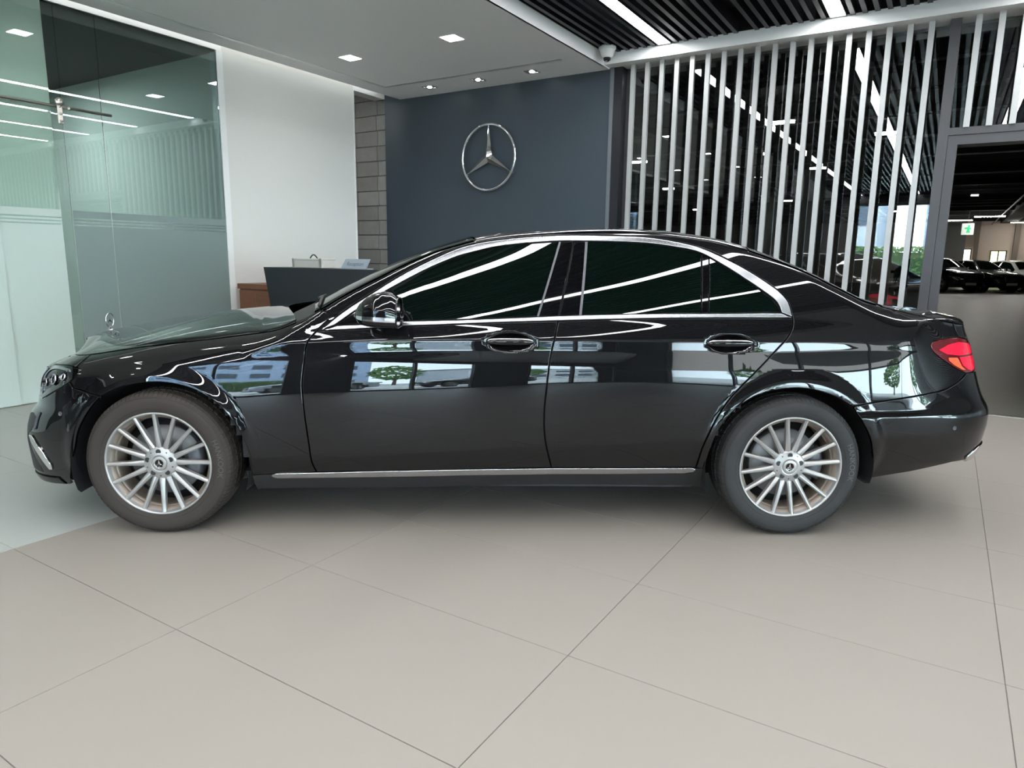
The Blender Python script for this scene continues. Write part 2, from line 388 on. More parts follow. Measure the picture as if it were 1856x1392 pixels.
# room behind the glass
m=MB(); m.box(-12,LW-.10,4.76,4.86,0,HZ+.02); bobj(m,'wall_side_room',M_white,kind='structure')
m=MB(); m.box(-12,LW-.02,BACK,4.9,HZ+.02,HZ+.06); bobj(m,'ceiling',M_void,kind='structure')
m=MB(); m.box(-12.1,-12,BACK,4.9,0,HZ+.06); bobj(m,'wall_side_room_left',M_white,kind='structure')
m=MB(); m.box(-12,LW-.02,BACK,4.9,-.06,0); bobj(m,'floor',M_tile2,kind='structure')
for b_,a_ in ((-9.,3.4),(-9.,0.)):  # unseen lamps added to brighten the room behind the glass
    t=bempty('added_room_light',b_,a_,HZ-.02,label='square white panel light added to brighten the room behind the teal glass',cat='ceiling light',group='added panel lights behind the teal glass')
    x=MB(); x.box(-.3,.3,-.3,.3,-.01,0); x.build('diffuser',mat('added_room_glow',(.9,.9,.9),.5,emit=(.95,1,1),es=OFF),t)
    x=MB(); x.box(-.32,.32,-.32,-.3,-.015,.02); x.box(-.32,.32,.3,.32,-.015,.02); x.box(-.32,-.3,-.3,.3,-.015,.02); x.box(.3,.32,-.3,.3,-.015,.02); x.build('frame',M_trimw,t)
# back and right glazing behind the photographer
def glazing(name,horizontal,fixed,lo,hi,step,solid,WH):
    g=bempty(name,0,0,kind='structure')
    def bx(mb,u0,u1,v0,v1,z0,z1):
        if horizontal: mb.box(u0,u1,fixed+v0,fixed+v1,z0,z1)
        else: mb.box(fixed+v0,fixed+v1,u0,u1,z0,z1)
    u=lo; i=0
    while u<hi-.05:
        u1=min(u+step,hi)
        x=MB(); bx(x,u-.04,u+.04,-.10,.06,0,DZ+.3); x.build('mullion',M_dark,g)
        if i in solid:
            x=MB(); bx(x,u+.04,u1-.04,-.08,.02,0,DZ+.3); x.build('column_cladding',M_dark,g)
        else:
            x=MB(); bx(x,u+.04,u1-.04,-.03,-.02,.1,WH); x.build('glass_pane',M_clear,g)
            x=MB(); bx(x,u+.04,u1-.04,-.08,.03,0,.1); x.build('window_sill',M_dark,g); x=MB(); bx(x,u+.04,u1-.04,-.08,.03,WH,WH+.06); x.build('transom',M_dark,g); x=MB()
            if WH<3: bx(x,u+.04,u1-.04,-.03,-.02,WH+.06,3.5); x.build('reflection_pane',M_grey_pane,g)  # unseen band added, tinted to give grey reflections on the car side
            x=MB(); bx(x,u,u1,-.08,.07,3.5 if WH<3 else WH+.06,4.4); x.build('bulkhead',M_dark,g)
        u=u1; i+=1
    return g
glazing('window_2',True,BACK,-2.9,RW,1.8,(2,5),3.1)
glazing('window_3',False,RW,BACK,7.1,2.54,(),2.3)
m=MB(); m.box(LW-LWT,-2.94,BACK-.12,BACK,0,DZ+.3); bobj(m,'wall_back',mat('dark_back_wall',(.16,.16,.16),.7),kind='structure')
m=MB(); m.box(-12,LW-LWT,BACK-.12,BACK,0,DZ+.3); bobj(m,'wall_back_left',M_white,kind='structure')
# partition with fins, glass, posts and door opening
gp=bempty('window_4',0,0,kind='structure')
FIN=[-3.062+.1603*k for k in range(18)]
x=MB(); x.box(-.023,.023,7.245,7.285,.02,HZ+.02); f0=None
for bb in FIN:
    if f0 is None: f0=x.build('fin',M_fin,gp); f0.location=(bb,0,0)
    else:
        o=f0.copy(); COL.objects.link(o); o.location=(bb,0,0)
x=MB(); x.box(-.023,.023,7.245,7.285,2.44,HZ+.02); f1=None
for k in range(14):
    bb=.0+.1603*k
    if f1 is None: f1=x.build('fin',M_fin,gp); f1.location=(bb,0,0)
    else:
        o=f1.copy(); COL.objects.link(o); o.location=(bb,0,0)
DR=2.25
for k in range(56):
    bb=DR+.2+.1603*k
    if bb<RW-.05:
        o=f0.copy(); COL.objects.link(o); o.location=(bb,0,0)
x=MB(); x.box(-3.285,-3.19,7.27,7.47,0,HZ+.015); x.build('mullion',M_dark,gp)
x=MB(); x.box(-3.19,-3.15,7.40,7.47,0,HZ+.015); x.build('mullion',M_frame,gp)
for z in (2.52,):
    pass
for p0,p1 in ((-3.15,-1.70),(-1.695,-.20)):
    x=MB(); x.box(p0,p1,GW,GW+.012,.0,HZ+.012); x.build('glass_pane',M_glass,gp)
x=MB(); x.box(-.12,DR,GW,GW+.012,2.44,HZ+.012); x.build('glass_pane',M_glass,gp)
x=MB(); x.box(DR+.15,RW,GW,GW+.012,0,HZ+.012); x.build('glass_pane',M_glass,gp)
x=MB(); x.box(-.200,-.122,7.27,7.50,0,HZ+.015); x.build('mullion',M_frame,gp)
x=MB(); x.box(DR+.07,DR+.15,7.27,7.50,0,HZ+.015); x.build('mullion',M_frame,gp)
x=MB(); x.box(-.122,DR+.07,7.27,7.50,2.385,2.445); x.build('transom',M_frame,gp)
dr=bempty('door_1',0,0,kind='structure')
x=MB(); x.box(-.120,-.045,7.285,7.49,0,2.383); x.build('door_jamb',M_frame,dr)
x=MB(); x.box(DR,DR+.068,7.285,7.49,0,2.383); x.build('door_jamb',M_frame,dr)
x=MB(); x.box(-.045,DR,7.285,7.49,2.305,2.383); x.build('door_head',M_frame,dr)

# ------------------------------------------------------------------ garage
m=MB(); m.box(-22,24,7.56,52,3.95,4.05); bobj(m,'ceiling',M_gceil,kind='structure')
gb=bempty('ceiling',0,0,kind='structure')
for a_ in np.arange(11,50,3.2):
    x=MB(); x.box(-22,24,a_-.1,a_+.1,3.78,3.95); x.build('beam',M_gceil,gb)
for i,a_ in enumerate((8.8,10.2,11.8,13.6,16.0,19.,23.,28.,34.)):
    x=MB(); x.tube([(-22,a_,3.72),(24,a_,3.72)],.022 if i%2 else .03,8); x.build('pipe',M_pipe,gb)
for b_ in (-5.,1.9,6.):
    x=MB(); x.tube([(b_,8.2,3.60),(b_,50,3.60)],.03,8); x.build('pipe',M_pipe,gb)
x=MB()
x=MB(); x.box(2.3,3.0,12,50,3.66,3.95); x.build('duct',M_gceil,gb)
m=MB(); m.box(-22,24,50,50.2,0,3.94)
wallg=bempty('wall_garage',0,0,kind='structure'); m.build('wall_panel',M_gwall,wallg)
for b_,w_ in ((-.7,1.4),(1.15,.22),(3.05,.25),(6.,.3),(-8,.6)):
    x=MB(); x.box(b_,b_+w_,49.6,50,0,3.94); x.build('pilaster',M_gwall2 if b_<1 else mat('pilaster',(.22,.18,.15),.7),wallg)
for k,(b0,b1,z0,z1) in enumerate(((.30,1.02,1.0,2.15),(2.05,2.75,1.1,2.05),(4.2,5.4,1.,2.1))):
    wn=bempty('window_%d'%(5+k),0,0,kind='structure')
    x=MB(); e=.06; a_=49.95
    x.box(b0-e,b1+e,a_-.06,a_,z0-e,z0); x.box(b0-e,b1+e,a_-.06,a_,z1,z1+e); x.box(b0-e,b0,a_-.06,a_,z0,z1); x.box(b1,b1+e,a_-.06,a_,z0,z1); x.box((b0+b1)/2-.03,(b0+b1)/2+.03,a_-.06,a_,z0,z1)
    x.build('window_frame',M_dark,wn)
    x=MB(); x.box(b0,b1,a_-.02,a_-.01,z0,z1); x.build('pane',mat('lit_window',(.8,.8,.6),.5,emit=(1,1,.8) if k!=1 else (.75,.85,.45),es=1.6),wn)
m=MB(); m.box(-22.2,-22,7.5,50,0,4.4); m.box(24,24.2,7.5,50,0,4.4); bobj(m,'wall_garage_sides',M_gwall2,kind='structure')
for b_,a_ in ((-3.6,22.),(-6.5,30.),(5.5,25.),(-11,18.)):
    t=bempty('garage_column',b_,a_,0,label='square grey concrete column in the dark garage',cat='column',group='columns of the garage')
    x=MB(); x.box(-.3,.3,-.3,.3,0,3.94,bev=.03); x.build('shaft',M_gwall2,t)
    x=MB(); x.box(-.31,.31,-.31,.31,.0,1.0,bev=.03); x.build('yellow_guard',mat('column_guard',(.35,.32,.20),.6),t)
GL=[(.34,16.),(.50,28.6),(1.45,41.4),(.2,44.6),(3.3,47.8),(-2.6,12.6),(-6.5,16.),(-3.0,19.),(-8.,22.3),(-5.5,28.5),(-10,31.8),(-2.2,36.),(4.5,20.),(6,33.),(9,14.),(12,30.),(-1.2,14.5),(-13,14),(-15,26)]
GLL={0:'topmost small white light in the doorway to the garage',1:'small white light in the doorway, second below the top one',2:'white batten light in the doorway just right of the exit sign',3:'white batten light in the doorway at the far left, below the exit sign',4:'lowest white batten light at the right edge of the doorway'}
for k,(b_,a_) in enumerate(GL):
    t=bempty('batten_light',b_,a_,3.6,label=GLL.get(k,'white batten light hung below the dark garage ceiling, seen through the finned glass partition'),cat='ceiling light',group='batten lights of the garage')
    L=(.10 if k<2 else .62 if k<5 else .18)
    x=MB(); x.box(-L,L,-.05,.05,-.035,0); x.build('tube',M_glamp,t)
    x=MB(); x.box(-L-.02,L+.02,-.07,.07,.001,.05); x.build('housing',M_pipe,t)
    for e_ in (-1,1):
        x=MB(); x.tube([(e_*L*.7,0,.05),(e_*L*.7,0,.35)],.006,6); x.build('suspension',M_pipe,t)
t=bempty('exit_sign',.62,42,3.02,label='small lit white and green exit sign under the garage ceiling',cat='sign')
x=MB(); x.box(-.26,.26,-.03,.03,-.28,.28); x.build('sign_box',mat('sign_white',(.8,.85,.8),.5,emit=(.8,1,.85),es=.15),t)
x=MB(); x.add([(.12,-.034,-.18),(-.06,-.034,-.18),(-.02,-.034,-.02),(-.16,-.034,.02),(-.12,-.034,.08),(.0,-.034,.1),(.0,-.034,.2),(.09,-.034,.2),(.09,-.034,.08),(.17,-.034,.0),(.08,-.034,-.02)],[tuple(range(11))]); x.build('running_figure',M_exit,t)
x=MB(); x.tube([(0,0,.28),(0,0,.93)],.01,6); x.build('suspension',M_pipe,t)

m=MB(); m.box(-22.2,24.2,BACK-.2,52,4.45,4.6); bobj(m,'roof',M_gwall2,kind='structure')  # unseen slab added to stop sky light leaking in from above
m=MB(); m.box(-12.2,-12.1,BACK-.12,7.6,0,4.45); m.box(-22.2,-12.1,7.5,7.6,0,4.45); m.box(-12.1,RW+.1,BACK-.2,BACK-.12,DZ+.2,4.45); m.box(RW+.08,RW+.16,BACK-.12,7.5,DZ+.2,4.45); m.box(RW+.1,24.2,7.45,7.55,0,4.45); m.box(-12.1,LW,7.45,7.55,0,4.45); bobj(m,'sky_leak_fascia',M_gwall2,kind='structure')  # unseen walls added to close the light leaks below the roof slab
# ------------------------------------------------------------------ outside, behind the photographer
m=MB(); m.box(-70,90,-90,BACK-.12,-.1,-.02); m.box(RW+.1,90,BACK-.12,60,-.1,-.02); bobj(m,'ground',mat('asphalt',(.45,.45,.44),.9,noise=(.5,.1)),kind='structure')
bm_w=mat('pale_facade',(.55,.57,.60),.8); bm_b=mat('blue_facade',(.34,.44,.60),.6); bm_g=mat('facade_glass',(.05,.07,.1),.1)
def building(b,a,w,d,h,mt,label):
    t=bempty('building',b,a,-.02,label=label,cat='building')
    x=MB(); x.box(-w/2,w/2,-d/2,d/2,0,h); x.build('wall',mt,t)
    x=MB(); x.box(-w/2-.2,w/2+.2,-d/2-.2,d/2+.2,h,h+.4); x.build('roof',M_gwall2,t)
    for i in range(int(w//3)):
        for j in range(int(h//3.2)):
            x=MB(); x.box(-w/2+.8+3*i,-w/2+2.6+3*i,d/2,d/2+.05,1+3.2*j,2.6+3.2*j); x.build('window',bm_g,t)
building(-14,-52,18,10,9,bm_w,'pale low building across the yard outside the windows')
building(9,-58,22,10,12,bm_b,'blue office building across the yard outside the windows')
building(34,-50,16,10,7,bm_w,'pale warehouse at the right of the yard outside the windows')
t=bempty('hedge',-1.,-37,-.02,label='long low green hedge across the yard outside the windows',cat='hedge')
x=MB(); r_=random.Random(5); y=MB(); y.box(-9,9,-.35,.35,0,2.0); y.build('stems',mat('hedge_core',(.03,.06,.02),.9),t)
for i in range(3000):
    p=Vector((r_.uniform(-9.1,9.1),r_.choice((-.4,.4))+r_.uniform(-.1,.1),r_.uniform(.05,2.2))) if i%3 else Vector((r_.uniform(-9.1,9.1),r_.uniform(-.4,.4),2.05+r_.uniform(0,.3)))
    e1=Vector((r_.gauss(0,1),r_.gauss(0,1),r_.gauss(0,1))).normalized(); e2=e1.orthogonal().normalized(); x.add([p-e1*.13,p+e2*.08,p+e1*.13,p-e2*.08],[(0,1,2,3)])
o=x.build('foliage',mat('hedge_leaf',(.16,.27,.08),.8),t); o['kind']='stuff'
def tree(b,a,h,k):
    t=bempty('tree',b,a,-.02,label='leafy green tree standing in the yard outside the windows',cat='tree',group='trees in the yard')
    x=MB(); x.tube([(0,0,0),(.05,0,h*.3),(0,.1,h*.6)],[.18,.13,.06],8); x.build('trunk',mat('bark',(.12,.08,.05),.9),t)
    x=MB(); r_=random.Random(k)
    for i in range(420):
        u=r_.uniform(0,2*PI); v=r_.uniform(-1,1); q=r_.uniform(.55,1)**.5; c_=Vector((math.cos(u)*math.sqrt(1-v*v),math.sin(u)*math.sqrt(1-v*v),v))*q
        p=Vector((c_.x*h*.3,c_.y*h*.3,h*.62+c_.z*h*.36)); s_=h*.05; e1=Vector((r_.gauss(0,1),r_.gauss(0,1),r_.gauss(0,1))).normalized(); e2=e1.orthogonal().normalized()
        x.add([p-e1*s_,p+e2*s_*.6,p+e1*s_,p-e2*s_*.6],[(0,1,2,3)])
    o=x.build('crown',mat('foliage',(.10,.20,.05),.8),t); o['kind']='stuff'
for k,(b_,a_,h_) in enumerate(((16,-38,7),(24,-34,6),(34,-20,6),(40,-6,7),(38,8,6))): tree(b_,a_,h_,k)
# ------------------------------------------------------------------ reception and wall star
M_desk=mat('charcoal_laminate',(.022,.025,.030),.42,spec=.4,noise=(3,.1))
M_wood=mat('walnut_veneer',(.20,.085,.045),.5,noise=(3,.35,(1,1,9)))
M_box=mat('ivory_box',(.62,.61,.56),.6); M_sign=mat('grey_blue_sign',(.33,.38,.43),.4)
t=bempty('reception_desk',-5.0,4.95,0,label='charcoal reception desk with slanted end in front of the white wall',cat='desk')
x=MB(); bL,bR=-.84,1.35
x.add([(bL,-.35,1.172),(bR,-.35,1.172),(bR-.1,-.27,0.),(bL+.14,-.27,0.),(bL,-.31,1.172),(bR,-.31,1.172),(bR-.1,-.23,0.),(bL+.14,-.23,0.)],[(0,3,2,1),(4,5,6,7),(0,1,5,4),(3,7,6,2),(0,4,7,3),(1,2,6,5)]); x.build('front_panel',M_desk,t)
for s,(u0,u1) in ((0,(bL,bL+.14)),(1,(bR,bR-.1))):
    e=.04 if s==0 else -.04
    x=MB(); x.add([(u0,-.31,1.172),(u0+e,-.31,1.172),(u1+e,-.23,0),(u1,-.23,0),(u0,.35,1.172),(u0+e,.35,1.172),(u1+e,.35,0),(u1,.35,0)],[(0,3,2,1),(4,5,6,7),(0,1,5,4),(3,7,6,2),(0,4,7,3),(1,2,6,5)]); x.build('end_panel',M_desk,t)
x=MB(); x.box(bL+.03,bR-.03,-.31,.02,1.12,1.171); x.build('counter_shelf',M_desk,t)
x=MB(); x.box(bL+.1,bR-.1,.0,.35,.71,.74); x.build('worktop',M_wood,t)
# white case with handle
t=bempty('carry_case',-5.33,4.80,1.1725,label='small ivory box with a dark arched handle standing on the reception desk',cat='box')
x=MB(); x.box(-.20,.20,-.09,.09,0,.088,bev=.004); x.build('case_body',M_box,t)
x=MB(); x.box(-.205,.205,-.095,.095,.075,.092,bev=.002); x.build('lid',M_box,t)
for s in (-1,1):
    x=MB(); x.box(s*.19-.012,s*.19+.012,-.098,-.09,.0,.09); x.build('corner_edge',M_steel,t)
x=MB(); x.tube([(-.055,0,.088),(-.04,0,.105),(-.015,0,.125),(.015,0,.125),(.04,0,.105),(.055,0,.088)],.006,8); x.build('handle',M_black,t)
# reception sign
t=bempty('reception_sign',-4.66,4.70,1.1725,label='grey tilted sign reading Reception on the reception desk',cat='sign')
x=MB(); x.add([(-.17,-.03,0),(.15,-.03,0),(.17,.01,.092),(-.14,.01,.092),(-.17,-.022,0),(.15,-.022,0),(.17,.018,.092),(-.14,.018,.092)],[(0,1,2,3),(7,6,5,4),(0,4,5,1),(1,5,6,2),(2,6,7,3),(3,7,4,0)]); x.build('sign_plate',M_sign,t)
vs,fs=text_mesh('Reception',.052)
x=MB(); x.add([(.005+u+v*.18,-.0125+v*.04/.1-.001,.046+v) for u,v,_ in vs],fs); x.build('lettering',mat('sign_ink',(.12,.15,.19),.5),t)
x=MB(); x.box(-.17,.17,-.03,.05,0,.008); x.build('stand',M_sign,t)
# wooden cabinet behind the desk end
t=bempty('side_cabinet',-6.28,4.98,0,label='walnut side cabinet behind the left end of the reception desk',cat='cabinet')
x=MB(); x.box(-.22,.34,-.18,.30,.05,.93); x.build('carcass',M_wood,t)
x=MB(); x.box(-.24,.36,-.20,.32,.93,.985,bev=.003); x.build('top',M_wood,t)
for i in range(2):
    x=MB(); x.box(-.21+.275*i,.06+.275*i,-.20,-.18,.07,.915,bev=.003); dd=x.build('door',M_wood,t)
    y=MB(); y.box(.035+.05*i,.045+.05*i,-.215,-.20,.5,.62); y.build('handle',M_steel,dd)
x=MB(); x.box(-.2,.32,-.15,.28,0,.05); x.build('plinth',M_black,t)
# small white switch on the blue wall
t=bempty('wall_switch',-6.10,7.268,1.27,label='small white switch plate low on the dark blue wall, just above the windscreen',cat='switch')
x=MB(); x.box(-.06,.06,-.012,0,-.035,.035,bev=.002); x.build('plate',M_box,t); x=MB(); x.box(-.03,.03,-.018,-.011,-.02,.02,bev=.002); x.build('rocker',M_box,t)
# star emblem
def star_parts(R,rt,d,parent,mt,tail=1.):
    """three pointed star in a ring, in the local x-z plane, facing -y; ring tube rt, star depth d"""
    x=MB(); x.tube([(R*math.cos(u),0,R*math.sin(u)) for u in np.linspace(0,2*PI,73)[:-1]],rt,12,closed=True); x.build('ring',mt,parent)
    x=MB(); ro=R-rt*.3; ri=R*.15
    c=(0,-d,0); cb=(0,d*.2,0); vs=[c,cb]; fs=[]
    for k in range(3):
        a=PI/2+k*2*PI/3
        tip=(ro*math.cos(a),-d*.12,ro*math.sin(a)); L=(ri*math.cos(a+PI/3),0,ri*math.sin(a+PI/3)); Rr=(ri*math.cos(a-PI/3),0,ri*math.sin(a-PI/3))
        n=len(vs); w_=rt*.22; ta=(tip[0]-math.sin(a)*w_,0,tip[2]+math.cos(a)*w_); tb=(tip[0]+math.sin(a)*w_,0,tip[2]-math.cos(a)*w_)
        vs+=[tip,L,Rr,ta,tb]
        fs+=[(0,n,n+3,n+1),(0,n+2,n+4,n),(1,n+1,n+3),(1,n+3,n+4),(1,n+4,n+2),(n,n+4,n+3)]
    x.add(vs,fs); return x.build('three_point_star',mt,parent,fix=True)
t=bempty('wall_emblem',-4.895,7.225,2.497,label='large chrome three-pointed star in a ring on the dark blue wall',cat='emblem')
star_parts(.385,.016,.045,t,M_chrome)
for k in range(3):
    a=PI/2+k*2*PI/3; x=MB(); x.tube([(.385*math.cos(a),.0,.385*math.sin(a)),(.385*math.cos(a),.045,.385*math.sin(a))],.006,8); x.build('standoff',M_steel,t)
# dome camera
t=bempty('dome_camera',-3.22,6.93,DZ,label='white dome security camera in the corner of the white ceiling beams',cat='camera')
x=MB(); x.lathe([(0,.01),(.088,.01),(.090,.0),(.088,-.018),(.080,-.022)],40); x.build('base_ring',mat('camera_white',(.70,.70,.66),.4),t)
x=MB(); x.lathe([(.080,-.02),(.074,-.05),(.060,-.085),(.045,-.098),(0.036,-.1)],40); x.build('housing',bpy.data.materials['camera_white'],t)
x=MB(); x.lathe([(.040,-.096),(.038,-.112),(.028,-.128),(.012,-.137),(0,-.138)],32); x.build('dome',mat('dark_dome',(.01,.01,.012),.06),t)
x=MB(); x.lathe([(.014,-.128),(.012,-.136),(0,-.140)],20,c=(0,-.012,0)); x.build('lens',M_chrome,t)
# panel outlines of the car side, as (distance along the plan outline, height)
BK={"gapF":[[2.3137,1.0204],[2.2774,0.9908],[2.2438,0.9563],[2.2034,0.9074],[2.1905,0.8382],[2.1778,0.7219],[2.1794,0.6719],[2.183,0.6164],[2.1918,0.5189],[2.2003,0.4351],[2.207,0.3534],[2.2218,0.296]],
"gapM":[[3.3366,1.0176],[3.3214,0.9444],[3.3001,0.8452],[3.2868,0.7204],[3.2785,0.626],[3.2779,0.5404],[3.2845,0.4744],[3.2966,0.4145],[3.3223,0.3204]],
"gapR":[[4.4191,1.0381],[4.419,1.0085],[4.4081,0.9765],[4.3886,0.9468],[4.3629,0.9193],[4.2956,0.8462],[4.2253,0.7733],[4.1712,0.7174],[4.1223,0.6588],[4.082,0.5944],[4.0462,0.5158],[4.0194,0.433],[4.0094,0.3215]],
"archF":[[1.9248,0.2809],[1.9291,0.3881],[1.8884,0.5064],[1.8193,0.6078],[1.7541,0.6597],[1.6926,0.6911],[1.6182,0.7123],[1.5356,0.7209],[1.4422,0.7143],[1.3451,0.69],[1.2693,0.6533]],
"archFb":[[1.2693,0.6533],[1.2201,0.6017],[1.1764,0.5392],[1.1438,0.4786],[1.1071,0.371],[0.9986,0.1977]],
"archR":[[4.0555,0.3181],[4.052,0.3968],[4.0777,0.5099],[4.1463,0.6152],[4.2021,0.6593],[4.2566,0.6877],[4.3195,0.7084],[4.3832,0.7188],[4.4475,0.7216],[4.5126,0.7142],[4.5785,0.6965],[4.6455,0.6685],[4.7059,0.6326]],
"archRb":[[4.7059,0.6326],[4.742,0.5761],[4.7821,0.5149],[4.8098,0.4593],[4.8544,0.3601],[4.9151,0.2458]],
"seamR":[[4.7185,0.6402],[4.9035,0.6638],[5.0303,0.6785],[5.1401,0.6884],[5.2156,0.697],[5.2865,0.7161],[5.3468,0.739],[5.4021,0.7649]],
"headl":[[1.1479,0.7601],[1.1165,0.7745],[1.0765,0.7796],[1.0228,0.7795],[0.9489,0.7735],[0.8757,0.7634],[0.8126,0.7525],[0.8386,0.7437],[0.8604,0.7272],[0.8667,0.7033],[0.8531,0.6711],[0.83,0.6421],[0.8343,0.6164],[0.8843,0.6127],[0.9425,0.6331],[0.9975,0.6571],[1.0618,0.6877],[1.0996,0.71],[1.1216,0.7282],[1.1406,0.7481]],
"taill":[[5.1494,0.9083],[5.1683,0.9227],[5.2225,0.9304],[5.3041,0.935],[5.4246,0.9356],[5.5044,0.9209],[5.5659,0.9048],[5.576,0.8749],[5.576,0.8395],[5.5784,0.7979],[5.5001,0.7692],[5.4021,0.7649],[5.3494,0.783],[5.3048,0.8004],[5.2526,0.8261],[5.2043,0.8517],[5.1723,0.8713],[5.1532,0.8902]],
"dloO":[[2.2594,0.9593],[2.3682,1.048],[2.4896,1.1274],[2.6116,1.205],[2.7351,1.2711],[2.8605,1.3281],[2.96,1.3574],[3.0526,1.374],[3.182,1.3886],[3.3428,1.3984],[3.4727,1.4027],[3.6232,1.4021],[3.7658,1.3962],[3.8813,1.3797],[3.9934,1.3555],[4.0832,1.321],[4.2062,1.2571],[4.329,1.1787],[4.3781,1.1371],[4.4045,1.0952],[4.4179,1.0408]],
"dloI":[[2.3251,0.9841],[2.4223,1.0533],[2.527,1.1229],[2.6128,1.1729],[2.7363,1.2387],[2.8616,1.2928],[2.9607,1.3218],[3.0529,1.3433],[3.1817,1.3603],[3.342,1.3726],[3.4713,1.3743],[3.6214,1.3737],[3.7636,1.3679],[3.8793,1.354],[3.9916,1.3326],[4.0804,1.2882],[4.2028,1.2121],[4.3265,1.1265],[4.3559,1.0896],[4.3651,1.06]],
"beltT":[[2.4322,0.9853],[2.6187,1.0021],[2.7808,1.0088],[2.9657,1.017],[3.156,1.0266],[3.3366,1.036],[3.5581,1.0433],[3.8109,1.051],[4.0656,1.0548],[4.3625,1.0599]],
"beltB":[[2.2719,0.9594],[2.4333,0.9686],[2.6196,0.9829],[2.7814,0.9896],[2.966,0.999],[3.156,1.0073],[3.3364,1.0142],[3.5575,1.0227],[3.8098,1.0304],[4.0642,1.0353],[4.4178,1.0383]],
"seamF":[[1.1222,0.6833],[1.1958,0.6665],[1.2693,0.6533]],
"fBot":[[2.2213,0.2929],[2.0816,0.2831],[1.9248,0.2809]],
"dBot":[[2.2213,0.2929],[2.5453,0.3029],[2.9686,0.3117],[3.3225,0.3172],[3.6642,0.3178],[4.0094,0.3215]],
"sillT":[[1.9248,0.2809],[2.0816,0.2831],[2.2208,0.2897],[2.545,0.2997],[2.9685,0.3085],[3.3227,0.3139],[3.6647,0.3146],[4.0555,0.3181]],
"sillB":[[1.9203,0.192],[2.0605,0.1968],[2.5329,0.1999],[2.9671,0.2087],[3.3297,0.2174],[3.6812,0.2114],[4.0665,0.2052]],
"strip":[[2.0054,0.2781],[2.0331,0.2892],[2.5461,0.3044],[2.9687,0.3132],[3.3221,0.3187],[3.6635,0.3177],[3.9968,0.3182],[4.0127,0.3119],[4.0017,0.2952],[3.9624,0.2851],[3.6686,0.2828],[3.3244,0.2826],[2.9683,0.2774],[2.5425,0.2688],[2.0397,0.2603],[2.0178,0.2652]],
"rBot":[[4.9151,0.2458],[5.1172,0.2821],[5.2465,0.3159],[5.3191,0.3315],[5.4277,0.3349]],
"fBmpB":[[0.9948,0.1937],[0.9085,0.1924],[0.7482,0.1776],[0.7447,0.2079]],
"bladeF":[[0.7949,0.4314],[0.8233,0.4042],[0.8862,0.3375],[0.9294,0.2745],[0.9506,0.2801],[0.9555,0.3042],[0.9216,0.3647],[0.8618,0.4185],[0.834,0.4354]],
"pane1":[[2.5765,1.1406],[2.6134,1.1607],[2.7365,1.2337],[2.8618,1.2877],[2.9608,1.3192],[3.0529,1.3407],[3.1817,1.3577],[3.3497,1.3701],[3.2437,1.0325],[3.156,1.0278],[2.9657,1.0182],[2.7808,1.0088],[2.6711,1.0051]],
"sail":[[2.33,0.9865],[2.4224,1.0509],[2.5271,1.1204],[2.5739,1.143],[2.6686,1.0051],[2.6187,1.0021],[2.4321,0.9878]],
"bpF":[[3.3523,1.3702],[3.4118,1.3722],[3.3366,1.036],[3.2462,1.0313]],
"bpR":[[3.417,1.3723],[3.4712,1.3717],[3.4347,1.0395],[3.3416,1.036]],
"pane2":[[3.4738,1.3718],[3.6212,1.3711],[3.7634,1.3653],[3.879,1.3515],[3.9913,1.33],[4.009,1.3252],[3.9903,1.0553],[3.8109,1.051],[3.5581,1.0433],[3.4372,1.0395]],
"div":[[4.0116,1.3252],[4.0435,1.3079],[4.0247,1.0556],[3.9915,1.0541]],
"pane3":[[4.0458,1.3054],[4.0801,1.2856],[4.2026,1.2096],[4.3238,1.124],[4.3532,1.0871],[4.3626,1.0624],[4.0273,1.0557]],
"sensF":[[1.046,0.5594]],
"sensR":[[5.2531,0.5192]],
"handles":[[3.1191,0.9176],[4.1237,0.9202]],
"intake":[[0.8023,0.5426],[0.8256,0.5531],[0.8911,0.5472],[0.8714,0.4764],[0.8555,0.4664],[0.821,0.4664]],
"fogtrim":[[0.8734,0.5498],[0.8952,0.5502],[0.8722,0.4714],[0.8494,0.4655]]}
# ---- car body surface: side sheet P(s,z), s along the plan outline from nose centre to tail centre ----
YC=.92
KN=np.array([0,.25,.45,.58,.70,.85,1.05,1.3,1.7,2.2,2.8,3.4,4.0,4.4,4.75,5.05,5.25,5.37,5.50,5.62,5.8,6.1])
KV=np.array([0,.4568,.8802,1.0621,3.7071,2.3564,.6425,.1645,.0431,.0241,.0065,.0,.0246,.0409,.3844,.2839,1.974,3.7158,2.7093,.7756,.0011,.4501])
def _plan(n=1221,x0=-.855,L=6.2738):
    s=np.linspace(0,L,n);h=s[1];K=np.interp(s,KN*L/6.1,KV)
    g=np.exp(-.5*(np.arange(-60,61)*h/.05)**2);g/=g.sum();K=np.convolve(np.pad(K,60,mode='edge'),g,'valid')
    th=np.concatenate([[0],np.cumsum((K[1:]+K[:-1])/2*h)])
    dx=np.sin(th);dy=-np.cos(th)
    x=x0+np.concatenate([[0],np.cumsum((dx[1:]+dx[:-1])/2*h)]);y=YC+np.concatenate([[0],np.cumsum((dy[1:]+dy[:-1])/2*h)])
    return s,x,y,th
PS,PX,PY,PTH=_plan(); SL=PS[-1]
def sm(t): t=np.clip(t,0,1);return t*t*(3-2*t)
